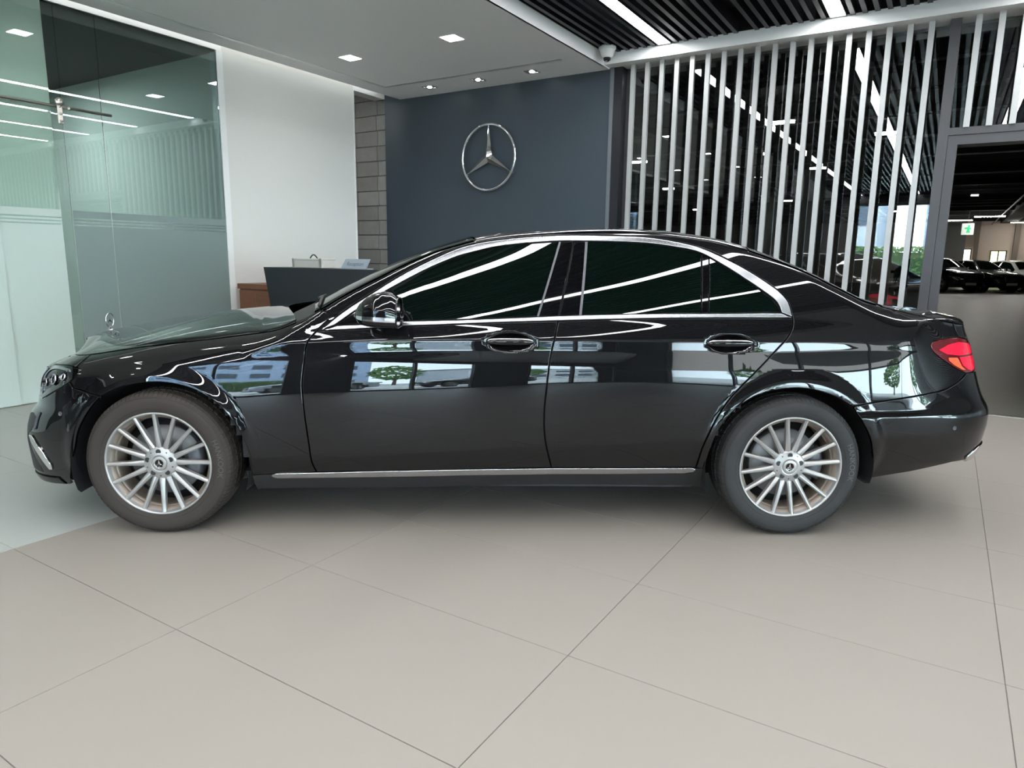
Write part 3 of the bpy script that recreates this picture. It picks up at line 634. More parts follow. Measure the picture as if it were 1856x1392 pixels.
def smooth_curve(pts,x0,x1,n=1200,w=.03):
    pts=np.array(pts,float);x=np.linspace(x0,x1,n);y=np.interp(x,pts[:,0],pts[:,1]);k=int(4*w/(x[1]-x[0]))+1
    g=np.exp(-.5*(np.arange(-k,k+1)*(x[1]-x[0])/w)**2);g/=g.sum()
    # odd-reflect padding keeps end slopes
    yp=np.concatenate([2*y[0]-y[k:0:-1],y,2*y[-1]-y[-2:-k-2:-1]])
    return x,np.convolve(yp,g,'valid')
TOPP=[(-1.2, 0.768), (-0.84, 0.772), (-0.74, 0.788), (-0.6, 0.803), (-0.386, 0.82), (-0.1, 0.866), (0.15, 0.897), (0.3, 0.917), (0.468, 0.94), (0.56, 0.959), (0.62, 0.988), (0.66, 0.998), (0.76, 1.0544), (0.862, 1.1188), (1.0, 1.19), (1.138, 1.261), (1.275, 1.32), (1.449, 1.3705), (1.615, 1.394), (1.887, 1.414), (2.092, 1.42), (2.367, 1.41), (2.575, 1.382), (2.716, 1.345), (2.858, 1.295), (3.002, 1.239), (3.149, 1.172), (3.296, 1.107), (3.4, 1.085), (3.5, 1.066), (3.6, 1.048), (3.7, 1.03), (3.8, 1.012), (3.9, 1.0), (4.3, 0.99)]
_tx,_tz=smooth_curve(TOPP,-1.2,4.3,w=.03)
def Tz(x): return np.interp(x,_tx,_tz)
_cx,_cz=smooth_curve([(-1.2,.76),(-.75,.79),(-.4,.822),(0.,.852),(.322,.878),(.7,.902),(1.06,.915),(1.46,.922),(1.8,.925),(2.85,.928),(3.3,.937),(3.6,.943),(4.3,.95)],-1.2,4.3,w=.12)
def Cz(x): return np.interp(x,_cx,_cz)
_lx,_lz=smooth_curve([(-1.2,.33),(.3,.35),(.48,.363),(1.05,.388),(1.46,.41),(1.785,.427),(2.45,.462),(4.3,.50)],-1.2,4.3,w=.12)
def Lz(x): return np.interp(x,_lx,_lz)
ZG=np.linspace(.10,1.50,351);SG=PS[::2]
def _table():
    GX=PX[::2];Z=ZG[None,:]*np.ones((len(SG),1));X=GX[:,None]*np.ones_like(Z)
    T=Tz(X);C=Cz(X);L=Lz(X)
    # side elevation angle of the normal (degrees, + = faces up)
    def nodes(arr):
        # arr: list of (z array, phi)
        zs=np.stack([a[0]*np.ones(len(SG)) if np.ndim(a[0])==0 else a[0] for a in arr],1);ph=[a[1] for a in arr]
        out=np.zeros_like(Z)
        for i in range(len(SG)):
            out[i]=np.interp(ZG,zs[i],[p if np.ndim(p)==0 else p[i] for p in ph])
        return out
    c=Cz(GX);l=Lz(GX)
    def si(p): return np.interp(GX,*smooth_curve(p,-1.2,4.3,w=.10))
    zh=si([(-1.2,.62),(0,.64),(.36,.67),(.67,.706),(1.05,.721),(1.46,.743),(1.8,.770),(2.3,.782),(2.7,.765),(3.0,.73),(3.3,.68),(3.6,.66),(4.3,.66)])
    zt=si([(-1.2,.76),(.36,.775),(.67,.785),(1.05,.795),(1.46,.80),(1.8,.804),(2.3,.806),(2.7,.80),(3.0,.765),(3.3,.745),(3.6,.81),(4.3,.80)])
    p9=si([(-1.2,9.8),(1.5,9.8),(2.3,7.6),(2.8,8.0),(3.15,9.6),(4.3,9.6)]);pS=si([(-1.2,4.1),(2.9,3.9),(3.3,8.8),(4.3,8.8)])
    zb=si([(-1.2,.965),(.75,.965),(1.1,1.0),(1.83,1.03),(2.3,1.045),(2.9,1.055),(4.3,1.06)])
    cab=sm((GX-.35)/.5)                      # 0 fender, 1 doors
    low=np.interp(GX,[-1,.4,1.5,4],[0,1,1,1])
    phi=nodes([(0.12,-62),(0.20,-38),(l-.045,-20),(l-.006,-15),(l+.012,-4),(l+.10,-1.5),(zh-.13,.8),(zh-.06,3.3),(zh,4.9),(zt,8.2),(c-.065,p9),(c-.050,p9),(c-.038,6.8),(c-.032,pS),(c-.004,pS),(c+.010,15.),(zb-.045,18.5),(zb-.012,15),(zb+.07,18.5),(zb+.19,25.5),(zb+.29,31),(1.5,38)])
    d=T-Z
    wT=np.interp(X,[-1.2,.4,.75,3.0,3.45,4.2],[.14,.12,.03,.03,.12,.12]);pT=np.interp(X,[-1.2,.45,.75,2.9,3.4,4.2],[72,70,52,52,58,64])
    b=sm(1-d/wT)**1.3; phi=phi*(1-b)+pT*b
    k=np.arange(-6,7);g=np.exp(-.5*(k*.004/.006)**2);g/=g.sum()
    phi=np.apply_along_axis(lambda r:np.convolve(np.pad(r,6,mode='edge'),g,'valid'),1,phi)
    t=np.tan(np.radians(np.clip(phi,-75,78)));h=ZG[1]-ZG[0]
    G=np.concatenate([np.zeros((len(SG),1)),np.cumsum((t[:,1:]+t[:,:-1])/2*h,1)],1)
    j=np.argmin(abs(ZG-.62));G-=G[:,j:j+1]
    # wheel arch flares
    for xc in (0.,2.939):
        r=np.hypot(X-xc,Z-.345);G-=.016*sm((.47-r)/.07)*(Z<.8)
    # nose and tail profiles
    def prof(p):
        z,v=smooth_curve(p,.1,1.5,n=351,w=.012);return v[None,:]
    Nn=.022+prof([(.1,.10),(.15,.055),(.20,.02),(.25,.0),(.40,-.012),(.46,-.006),(.53,.015),(.56,.042),(.585,.052),(.60,.050),(.66,.058),(.70,.068),(.73,.085),(.75,.11),(.77,.16),(.85,.4),(1.5,1.)])
    Tt=prof([(.1,.2),(.30,.06),(.33,.035),(.40,.01),(.50,-.006),(.57,-.006),(.60,.004),(.64,.03),(.70,.052),(.81,.085),(.90,.112),(.95,.135),(1.0,.15),(1.02,.145),(1.035,.15),(1.05,.19),(1.1,.3),(1.5,1.)])
    s=SG[:,None]
    wN=sm((1.12-s)/.42);wN2=wN
    wT2=sm((s-4.93)/.42)
    # bumper shelf on the rear corner
    G=G*(1-wN)*(1-wT2)+Nn*wN+Tt*wT2
    sh=sm((s-4.35)/.35)*(1-wT2)
    G+=sh*(-.014*sm((.612-Z)/.03)*sm((Z-.2)/.2))
    return G
GT=_table()
def _cr(t):
    return np.stack([-.5*t+t*t-.5*t**3,1-2.5*t*t+1.5*t**3,.5*t+2*t*t-1.5*t**3,-.5*t*t+.5*t**3],-1)
def Gs(s,z):
    u=np.clip(s/(SG[1]-SG[0]),0,len(SG)-1.001);v=np.clip((z-ZG[0])/(ZG[1]-ZG[0]),0,len(ZG)-1.001)
    iu=u.astype(int);iv=v.astype(int);wu=_cr(u-iu);wv=_cr(v-iv);o=0
    for a in range(4):
        ia=np.clip(iu+a-1,0,len(SG)-1)
        for b in range(4):
            o=o+wu[...,a]*wv[...,b]*GT[ia,np.clip(iv+b-1,0,len(ZG)-1)]
    return o
def side(s,z,off=0.):
    """world point of the body side sheet"""
    s=np.asarray(s,float);z=np.asarray(z,float)
    sc=np.clip(s,0,SL);x=np.interp(sc,PS,PX);y=np.interp(sc,PS,PY);th=np.interp(sc,PS,PTH)
    nx=np.cos(th);ny=np.sin(th)       # inward plan normal
    g=Gs(sc,z)+off
    return np.stack([x+nx*g+np.sin(th)*(s-sc),y+ny*g-np.cos(th)*(s-sc),z],-1)
def side_n(s,z,e=.0015):
    du=side(s+e,z)-side(s-e,z);dv=side(s,z+e)-side(s,z-e)
    n=np.cross(du,dv);return n/np.linalg.norm(n,axis=-1,keepdims=True)
def s_of_x(x): return np.interp(x,PX[60:-60],PS[60:-60])
# centre line of the upper deck (hood, windscreen, roof, rear window, boot lid)
HM=dict(x=([0,.35,.75,1.0,1.4,2.16],[-.80,-.78,-.68,-.50,-.10,.40]),z=([-.80,-.72,-.62,-.5,-.26,.04,.29,.40],[.812,.846,.868,.892,.935,.982,1.006,1.016]))
CM=dict(x=([2.10,2.4,2.7,2.95,3.4,3.9,4.3,4.65,4.95],[.42,.72,1.05,1.33,1.85,2.42,2.93,3.27,3.5]),z=([.42,.72,1.05,1.33,1.6,1.85,2.1,2.42,2.7,2.93,3.27,3.5],[.985,1.125,1.285,1.384,1.423,1.437,1.441,1.430,1.392,1.338,1.197,1.066]))
TM=dict(x=([4.93,5.2,5.45,5.8,SL],[3.48,3.72,3.86,3.91,3.925]),z=([3.4,3.5,3.7,3.86,3.93],[1.070,1.064,1.058,1.048,1.030]))
def mk(c):
    xs=smooth_curve(list(zip(*c['x'])),c['x'][0][0],c['x'][0][-1],n=400,w=.08); zs=smooth_curve(list(zip(*c['z'])),c['z'][0][0],c['z'][0][-1],n=400,w=.06)
    return xs,zs
MK={k:mk(c) for k,c in (('h',HM),('c',CM),('t',TM))}
def deck0(kind,s,v,k0=.3,k1=.8):
    xs,zs=MK[kind]; s=np.asarray(s,float);v=np.asarray(v,float)
    zt=Tz(np.interp(s,PS,PX))-.0005; E=side(s,zt); e=.002
    te=side(s,zt)-side(s,zt-e); te/=np.linalg.norm(te,axis=-1,keepdims=True)
    xm=np.interp(s,*xs); zm=np.interp(xm,*zs); Mx=np.stack([xm,np.full_like(xm,YC),zm],-1)
    L=np.linalg.norm(Mx-E,axis=-1,keepdims=True); v=v[...,None]
    T1=np.zeros_like(E); T1[...,1]=1
    if kind=='h': k0=k0+.15*(1-sm((s-.55)/.9))[...,None]
    h00=2*v**3-3*v**2+1;h10=v**3-2*v**2+v;h01=-2*v**3+3*v**2;h11=v**3-v**2
    P=h00*E+h10*te*L*k0+h01*Mx+h11*T1*L*k1
    return P
# ------------------------------------------------------------------ the black saloon
def paint_mat(name,col,coat=1.):
    m=mat(name,col,.35,spec=.04,coat=coat,coatr=.008,ior=1.5); return m
M_paint=paint_mat('black_paint',(.0025,.0025,.003))
M_gap=mat('panel_gap',(.003,.003,.003),.8)
M_pglass=mat('privacy_glass',(.0015,.004,.003),.012,spec=.55,ior=1.52)
M_piano=mat('piano_black',(.003,.003,.0035),.03,ior=1.5)
M_rub=mat('tyre_rubber',(.026,.0255,.025),.68,spec=.3,noise=(14,.25))
M_rubb=mat('tyre_rubber_brown',(.034,.0275,.023),.72,spec=.3,noise=(8,.18))
M_alloy=mat('silver_alloy',(.37,.36,.345),.34,metal=.55,noise=(20,.1))
M_alloyd=mat('dusty_alloy_barrel',(.29,.235,.19),.5,metal=.4,noise=(25,.3))
M_disc=mat('brake_disc',(.20,.20,.20),.45,metal=.5)
M_cal=mat('caliper',(.10,.10,.11),.5,metal=.5)
M_red=mat('tail_lens_red',(.45,.006,.018),.08,spec=.6,coat=1.,emit=(1.,.01,.05),es=TAILE)
M_satin=mat('satin_aluminium_trim',(.50,.51,.53),.26,metal=1.)
M_redd=mat('tail_lens_dark',(.10,.004,.008),.08,spec=.6,coat=1.)
M_org=mat('tail_lens_orange',(.75,.12,.05),.08,coat=1.)
M_lamp=mat('lamp_reflector',(.55,.55,.6),.12,metal=1.)
M_lensc=glassmat('lamp_lens',(.55,.56,.58),1.3)
M_star=M_chrome
CARC=(1.47,YC,0)
car=empty('car',CARC,0,label='large black four-door saloon car parked side-on in the middle of the showroom',cat='car')
def rel(P): P=np.array(P,float); return P-np.array(CARC)
def mir(P): Q=np.array(P,float).copy(); Q[...,1]=2*YC-Q[...,1]; return Q
def BX(P): return np.array(P,float)
def bowl(s,z):
    g=0.
    for (s0,z0) in BK['handles']:
        e=np.clip(1-((s-s0)/.125)**2-((z-z0)/.046)**2,0,1); g=g+.020*e*e*(3-2*e)
    return g
def sd(s,z,off=0.): return side(s,z,np.asarray(bowl(s,z))+off)
def sd_n(s,z,e=.0015):
    n=np.cross(sd(s+e,z)-sd(s-e,z),sd(s,z+e)-sd(s,z-e)); return n/np.linalg.norm(n,axis=-1,keepdims=True)
def resample(L,d=.016):
    out=[]
    for i in range(len(L)):
        a=np.array(L[i]);b=np.array(L[(i+1)%len(L)]);n=max(1,int(round(np.hypot(*(b-a))/d)))
        for k in range(n): out.append(a+(b-a)*k/n)
    return np.array(out)
def catmull(L,n=6):
    L=[np.array(p,float) for p in L]; out=[]
    for i in range(len(L)-1):
        p0=L[max(i-1,0)];p1=L[i];p2=L[i+1];p3=L[min(i+2,len(L)-1)]
        if i==0: p0=2*p1-p2
        if i==len(L)-2: p3=2*p2-p1
        for k in range(n):
            t=k/n; out.append(.5*((2*p1)+(-p0+p2)*t+(2*p0-5*p1+4*p2-p3)*t*t+(-p0+3*p1-3*p2+p3)*t**3))
    out.append(L[-1]); return out
def area(P): x,y=P[:,0],P[:,1]; return .5*np.sum(x*np.roll(y,-1)-np.roll(x,-1)*y)
def inset(P,d):
    a=np.roll(P,1,0);b=np.roll(P,-1,0); e1=P-a;e2=b-P
    e1/=np.linalg.norm(e1,axis=1,keepdims=True)+1e-9;e2/=np.linalg.norm(e2,axis=1,keepdims=True)+1e-9
    n1=np.stack([-e1[:,1],e1[:,0]],1);n2=np.stack([-e2[:,1],e2[:,0]],1);n=n1+n2;L=np.linalg.norm(n,axis=1,keepdims=True);n/=L+1e-9
    c=np.clip((n*n1).sum(1,keepdims=True),.5,1)
    return P+n*d/c
def inpoly(pts,P):
    x,y=pts[:,0],pts[:,1]; c=np.zeros(len(pts),bool); j=len(P)-1
    for i in range(len(P)):
        xi,yi=P[i];xj,yj=P[j]
        m=((yi>y)!=(yj>y))&(x<(xj-xi)*(y-yi)/(yj-yi+1e-15)+xi); c^=m; j=i
    return c
def panel(name,outline,mt,parent,off=0.,gap=.0022,rnd_=.003,fl=.014,ds=.022,dz=.008,both=True,flange=None,smooth_fn=None,label=None):
    P=resample(outline); 
    if area(P)<0: P=P[::-1]
    Po=inset(P,gap); Pi=inset(P,gap+rnd_)
    lo=Pi.min(0);hi=Pi.max(0)
    gs,gz=np.meshgrid(np.arange(lo[0]+ds*.5,hi[0],ds),np.arange(lo[1]+dz*.5,hi[1],dz),indexing='ij')
    G_=np.stack([gs.ravel(),gz.ravel()],1); Pin=inset(P,gap+rnd_+.005); G_=G_[inpoly(G_,Pin)]
    n=len(Pi); vv=[Vector(p) for p in Pi]+[Vector(p) for p in G_]
    r=delaunay_2d_cdt(vv,[],[list(range(n))],1,1e-6)
    V=np.array([tuple(v) for v in r[0]]); F=r[2]
    orig=r[3]; ring=[None]*n
    for i,o_ in enumerate(orig):
        for k in o_:
            if k<n: ring[k]=i
    for k in range(n):
        if ring[k] is None: ring[k]=int(np.argmin(((V-Pi[k])**2).sum(1)))
    P3=sd(V[:,0],V[:,1],off);N3=sd_n(V[:,0],V[:,1])
    # outward normal: cross(ds,dz) points outwards
    O3=sd(Po[:,0],Po[:,1],off+.0022); NO=sd_n(Po[:,0],Po[:,1])
    cen=sd(Pi[:,0],Pi[:,1],off); outd=O3-cen; outd/=np.linalg.norm(outd,axis=1,keepdims=True)+1e-9
    NO2=NO*.5+outd*.8; NO2/=np.linalg.norm(NO2,axis=1,keepdims=True)
    F3=sd(Po[:,0],Po[:,1],off+fl)
    res=[]
    for side_ in ((0,1) if both else (0,)):
        f=(lambda a:a) if side_==0 else mir
        m=MB(); nv=len(P3)
        vs=np.concatenate([f(P3),f(O3),f(O3),f(F3)])
        nn=np.concatenate([N3,NO2,outd,outd]); 
        if side_: nn=nn*np.array([1,-1,1])
        fs=[tuple(t) for t in F]
        for k in range(n):
            k2=(k+1)%n; fs.append((ring[k],nv+k,nv+k2,ring[k2])); fs.append((nv+n+k,nv+2*n+k,nv+2*n+k2,nv+n+k2))
        # orientation: want geometric normals along nn
        a_,b_,c_=[P3[i] for i in F[len(F)//2][:3]]; g=np.cross(b_-a_,c_-a_); ok=np.dot(g,N3[F[len(F)//2][0]])>0
        if not ok: fs=[t[::-1] for t in fs]
        # strips: orientation check individually
        def orient(t,dirn):
            p=[vs0[i] for i in t[:3]]; return t if np.dot(np.cross(p[1]-p[0],p[2]-p[0]),dirn)>=0 else t[::-1]
        vs0=np.concatenate([P3,O3,O3,F3]); base=len(F)
        for k in range(n):
            fs[base+2*k]=orient(fs[base+2*k],NO2[k]); fs[base+2*k+1]=orient(fs[base+2*k+1],outd[k])
        if side_: fs=[t[::-1] for t in fs]
        m.add(rel(vs),fs,0,True)
        res.append(m.build(name,mt,parent,norm=nn.tolist()))
        if label: res[-1]['label']=label
    return res
def band_T(s0,s1,n=60,d=0.):
    return [(float(s),float(Tz(np.interp(s,PS,PX))-d)) for s in np.linspace(s0,s1,n)]
B_=BK
# inner dark shell behind the gaps
def shell(off,zlo,mt,name):
    ss=np.linspace(.02,SL-.02,260); tt=np.linspace(0,1,60); m=MB()
    S_,T_=np.meshgrid(ss,tt,indexing='ij'); top=Tz(np.interp(S_,PS,PX))-.012; zb=np.interp(S_,[0,1.2,1.9,4.05,4.9,5.4,SL],[.20,.22,.22,.22,.27,.36,.36]); Z_=zb+(top-zb)*T_
    P=side(S_,Z_,off)+0; P+= 0
    P=sd(S_,Z_,off)
    keep=np.ones((len(ss)-1,len(tt)-1),bool); Pc=(P[:-1,:-1]+P[1:,1:])/2
    for xc in (0.,2.939): keep&=~((np.hypot(Pc[...,0]-xc,Pc[...,2]-.335)<.405)|((abs(Pc[...,0]-xc)<.40)&(Pc[...,2]<.335)))
    idx=lambda i,j:i*len(tt)+j
    fs=[(idx(i,j),idx(i+1,j),idx(i+1,j+1),idx(i,j+1)) for i in range(len(ss)-1) for j in range(len(tt)-1) if keep[i,j]]
    m.add(rel(P.reshape(-1,3)),fs,0,True); m.add(rel(mir(P).reshape(-1,3)),[f[::-1] for f in fs],0,True)
    return m.build(name,mt,car)
shell(.017,.2,M_gap,'inner_shell')
# --- doors
gF,gM,gR=B_['gapF'],B_['gapM'],B_['gapR']
gFs=catmull(gF,3); gMs=catmull(gM,3); gRs=catmull(gR,3)
bb=B_['beltB']; db=B_['dBot']
i3=[p for p in bb if p[0]<3.33 and p[0]>2.3]; i4=[p for p in bb if p[0]>3.35 and p[0]<4.40]
gF_low=[p for p in gFs if p[1]<.962]
gM_low=[p for p in gMs if p[1]<1.013]; gR_low=[p for p in gRs if p[1]<1.034]
door_f=[tuple(bb[0])]+i3+[(3.334,1.0139)]+gM_low+[tuple(p) for p in db[::-1] if 2.23<p[0]<3.32]+gF_low[::-1]
d1=panel('front_door',door_f,M_paint,car)
door_r=[(3.338,1.0142)]+i4+[(4.4186,1.037)]+gR_low+[tuple(p) for p in db[::-1] if 3.33<p[0]<4.0]+gM_low[::-1]
d2=panel('rear_door',door_r,M_paint,car)
# --- front fender
aF=catmull(B_['archF'],4); aR=catmull(B_['archR'],4)
hl=B_['headl']
fender=band_T(1.13,2.262,70,.001)+[p for p in gFs if True]+[tuple(p) for p in B_['fBot'][1:-1]]+list(aF)+[tuple(p) for p in B_['seamF'][::-1][1:]]+[(1.135,.735),(1.150,.7609)]
panel('front_fender',fender,M_paint,car)
# --- front bumper: from arch to nose centre
hb=[(1.126,.6843),(1.1046,.7090),(1.06,.6860),(1.0007,.655),(.9438,.631),(.8834,.611),(.80,.603),(.62,.600),(.52,.600),(.40,.60),(.0,.60)]
bump=[(.004,.60),(.004,.185)]+[(.2,.185),(.4,.185),(.6,.186),(.76,.187),(.9,.190),(.985,.192)]+[tuple(p) for p in catmull(B_['archFb'],4)[::-1]]+[tuple(p) for p in B_['seamF'][::-1]]+hb[1:]
panel('front_bumper',bump,M_paint,car)
# upper nose panel between the lamps: dark grille with slats and star
panel('grille',[(.004,.335),(.40,.335),(.46,.42),(.47,.60),(.40,.72),(.004,.725)],M_piano,car,off=-.012)
for z_ in (.45,.60):
    panel('grille_bar',[(.004,z_-.012),(.44,z_-.012),(.44,z_+.012),(.004,z_+.012)],M_chrome,car,off=-.022,gap=0,rnd_=.002)
panel('nose_panel',[(.004,.725),(.42,.725),(.60,.735),(.74,.742),(.80,.755),(.86,.762),(.99,.772),(1.06,.7765),(1.117,.773),(1.13,Tz(np.interp(1.13,PS,PX))-.0005)]+band_T(1.13,.004,40,.0005)[1:],M_paint,car,gap=.001)
# --- headlights
hlo=[(1.1516,.7609),(1.1165,.7735),(1.0672,.7768),(.9897,.772),(.8738,.762),(.80,.754),(.74,.742),(.60,.733),(.52,.72),(.50,.68),(.54,.64),(.62,.612),(.72,.606),(.80,.607),(.8834,.613),(.9438,.6334),(1.0007,.6578),(1.0666,.6888),(1.1046,.7112),(1.1264,.7293),(1.1449,.7491)]
for s_ in (0,1):
    f=(lambda a:a) if s_==0 else mir
    hp=panel('headlight',hlo,M_piano,car,off=.012,both=True,gap=.001,fl=.02) if s_==0 else None
    if hp: HPN=hp
for s_ in (0,1):
    f=(lambda a:a) if s_==0 else mir; hpar=HPN[s_]
    def sheetm(name,outl,mt,off,lab=None):
        P=resample(outl,.01); P=P if area(P)>0 else P[::-1]
        r=delaunay_2d_cdt([Vector(p) for p in P],[],[list(range(len(P)))],1,1e-6); V=np.array([tuple(v) for v in r[0]])
        a3=f(sd(V[:,0],V[:,1],off)); m=MB(); m.add(rel(a3),[tuple(t) for t in r[2]],0,True); o=m.build(name,mt,hpar)
        if lab: o['label']=lab
        return o
    m=MB()
    def strip(name,pts,wd,mt,off,lab=None):
        C_=np.array(catmull(pts,6)); d=np.gradient(C_,axis=0); d/=np.linalg.norm(d,axis=1,keepdims=True); n_=np.stack([-d[:,1],d[:,0]],1)
        a=sd((C_+n_*wd/2)[:,0],(C_+n_*wd/2)[:,1],off); b=sd((C_-n_*wd/2)[:,0],(C_-n_*wd/2)[:,1],off); a2=sd((C_+n_*wd/2)[:,0],(C_+n_*wd/2)[:,1],off+.012); b2=sd((C_-n_*wd/2)[:,0],(C_-n_*wd/2)[:,1],off+.012)
        k=len(C_); vs=np.concatenate([f(a),f(b),f(b2),f(a2)]); fs=[]
        for i in range(k-1):
            for q in range(4): fs.append((q*k+i,q*k+i+1,((q+1)%4)*k+i+1,((q+1)%4)*k+i))
        m=MB(); m.add(rel(vs),fs,0,False); o=m.build(name,mt,hpar,fix=True)
        if lab: o['label']=lab
    strip('light_guide',[(.86,.625),(.862,.68),(.885,.735),(.93,.755),(1.02,.762),(1.10,.757)],.010,M_lamp,.006)
    strip('light_guide',[(.79,.62),(.775,.68),(.80,.74)],.008,M_lamp,.006)
    m=MB(); m.add([],[])
    for (s0,z0,r0) in ((.985,.712,.026),(1.055,.728,.017),(.905,.690,.020)):
        Pc=sd(s0,z0,.008); Nn_=sd_n(np.array(s0),np.array(z0)); 
        if s_: Pc=mir(Pc); Nn_=Nn_*np.array([1,-1,1])
        Nv=Vector(Nn_); e1=Nv.orthogonal().normalized(); e2=Nv.cross(e1); m=MB(); vs=[];n_=24
        for (rr_,hh) in ((r0,0),(r0*.9,.006),(r0*.7,-.006),(.0,-.010)):
            vs+=[Vector(rel(Pc))+ (e1*math.cos(2*PI*k/n_)+e2*math.sin(2*PI*k/n_))*rr_+Nv*hh for k in range(n_)]
        fs=[(j*n_+k,j*n_+(k+1)%n_,(j+1)*n_+(k+1)%n_,(j+1)*n_+k) for j in range(3) for k in range(n_)]
        m.add(vs,fs,0,True); m.build('projector',M_lamp,hpar)
    sheetm('lens',hlo,M_lensc,-.001,'clear lamp cover')
# --- sill and chrome strip
panel('sill',[tuple(p) for p in B_['sillT']]+[(4.07,.25),(4.0665,.2052)]+[tuple(p) for p in B_['sillB'][::-1][1:]],M_black,car,gap=.001)
panel('sill_strip',[tuple(p) for p in B_['strip']],M_satin,car,off=-.006,gap=.0,rnd_=.004,fl=.01,label='bright chrome strip',dz=.004)
# --- body side with the pillars, roof rail and rear wing
dlo=[tuple(p) for p in catmull(B_['dloO'],4)]
dl_=[p for p in dlo if p[0]>2.30]
gR_up=[p for p in gRs if p[1]<1.036]
tl=B_['taill']
body=band_T(2.275,5.352,220,.0)+[(5.36,1.0),(5.385,.97),(5.40,.9365)]+[(5.3032,.9356),(5.2174,.9316),(5.1601,.9243),(5.1406,.9095),(5.1450,.8908),(5.1659,.8717),(5.1997,.8518),(5.2504,.8259),(5.3044,.7999),(5.3494,.7824),(5.398,.766)]
body+=[tuple(p) for p in catmull(B_['seamR'],4)[::-1][3:-1]]+[tuple(p) for p in aR[::-1]][1:]+[tuple(p) for p in gR_up[::-1]]+[p for p in dl_[::-1]]+[(2.295,1.000)]
panel('side_frame',body,M_paint,car)
# --- rear bumper
rb=[(4.7055,.6327)]+[tuple(p) for p in catmull(B_['seamR'],4)]+[(5.50,.768),(5.58,.765),(5.70,.74),(SL-.004,.735),(SL-.004,.33)]+[(5.9,.33),(5.6,.333),(5.45,.333)]+[tuple(p) for p in B_['rBot'][::-1][1:-1]]+[tuple(p) for p in catmull(B_['archRb'],4)[::-1]][:-1]
panel('rear_bumper',rb,M_paint,car)
0 and panel('rear_valance',[(5.47,.333),(SL-.004,.333),(SL-.004,.22),(5.75,.22),(5.55,.26)],M_black,car,off=.02,gap=0)
ex=panel('exhaust_trim',[(5.40,.352),(5.47,.40),(5.56,.41),(5.78,.40),(5.78,.345),(5.5,.322),(5.43,.325)],M_chrome,car,off=-.008,gap=0,rnd_=.004,label='chrome exhaust trim',dz=.005,ds=.01)
# boot lid rear face
panel('boot_lid_face',[(5.385,.97),(5.405,.937),(5.50,.925),(5.57,.905),(5.585,.80),(5.70,.745),(SL-.004,.74),(SL-.004,.985)]+band_T(SL-.01,5.36,30,.001),M_paint,car,gap=.0012)
# --- tail lamps
tlo=[(5.1411,.9095),(5.1601,.9238),(5.2174,.9311),(5.3032,.9351),(5.40,.9360),(5.50,.9245),(5.57,.906),(5.72,.895),(5.86,.885),(5.86,.80),(5.72,.775),(5.5784,.770),(5.5001,.7692),(5.4021,.7655),(5.3494,.783),(5.3044,.8005),(5.2504,.8265),(5.1997,.8524),(5.1659,.8723),(5.1456,.8914)]
TP=panel('tail_light',tlo,M_redd,car,off=.001,gap=.001,label='dark red tail lamp')
for s_ in (0,1):
    f=(lambda a:a) if s_==0 else mir
    for nm_,outl,mt_,lab in (('light_band',[(5.20,.885),(5.28,.905),(5.38,.915),(5.50,.905),(5.56,.89),(5.80,.875),(5.80,.85),(5.56,.858),(5.50,.855),(5.36,.852),(5.26,.862)],M_red,'glowing bright red band'),('reflector',[(5.36,.843),(5.50,.846),(5.555,.848),(5.57,.80),(5.52,.782),(5.46,.776),(5.42,.785),(5.38,.805)],M_red,None),('indicator',[(5.27,.845),(5.345,.842),(5.37,.80),(5.40,.782),(5.37,.784),(5.31,.808),(5.27,.832)],M_org,'orange indicator segment')):
        P=resample(outl,.012); P=P if area(P)>0 else P[::-1]
        r=delaunay_2d_cdt([Vector(p) for p in P],[],[list(range(len(P)))],1,1e-6); V=np.array([tuple(v) for v in r[0]])
        n=len(V); a3=np.concatenate([f(sd(V[:,0],V[:,1],-.0012))]); m=MB(); m.add(rel(a3),[tuple(t) for t in r[2]],0,True); o=m.build(nm_,mt_,TP[s_])
        if lab: o['label']=lab
# --- glass, trims, bright surround
for nm_,key,mt_,of in (('front_door_glass','pane1',M_pglass,.006),('mirror_triangle','sail',M_piano,.003),('pillar_trim','bpF',M_piano,.002),('pillar_trim','bpR',M_piano,.002),('rear_door_glass','pane2',M_pglass,.006),('glass_divider','div',M_piano,.003),('quarter_glass','pane3',M_pglass,.006)):
    panel(nm_,[tuple(p) for p in B_[key]],mt_,car,off=of,gap=.0012,rnd_=.0015,fl=.02)
# bright frame as two strips: arch and waist
dI=[p for p in B_['dloI']]; 
arch_poly=[tuple(p) for p in catmull(B_['dloO'],4)]+[(4.3686,1.0594)]+[tuple(p) for p in catmull(dI,4)[::-1]]
panel('window_surround',arch_poly,M_satin,car,off=-.004,gap=.0015,rnd_=.004,fl=.012,label='satin silver window surround',ds=.01,dz=.005)
bt=[tuple(p) for p in catmull(B_['beltT'],4)]; bbm=[tuple(p) for p in catmull(bb,4)]
waist=[(2.2742,.9610)]+[p for p in bbm if 2.3<p[0]<4.41]+[(4.4180,1.0385)]+[(4.366,1.0588)]+[p for p in bt[::-1] if p[0]<4.36]+[(2.335,.982)]
panel('waist_strip',waist,M_satin,car,off=-.004,gap=.001,rnd_=.004,fl=.012,label='satin silver waist strip',ds=.01,dz=.004)
for p0,p1,wd in ((B_['pane1'][7],B_['pane1'][8],.010),(B_['pane2'][0],B_['pane2'][-1],.012)):
    e=wd/2; panel('glass_seal',[(p0[0]-e,p0[1]),(p0[0]+e,p0[1]),(p1[0]+e,p1[1]),(p1[0]-e,p1[1])],M_cal,car,off=-.001,gap=0,rnd_=.001)
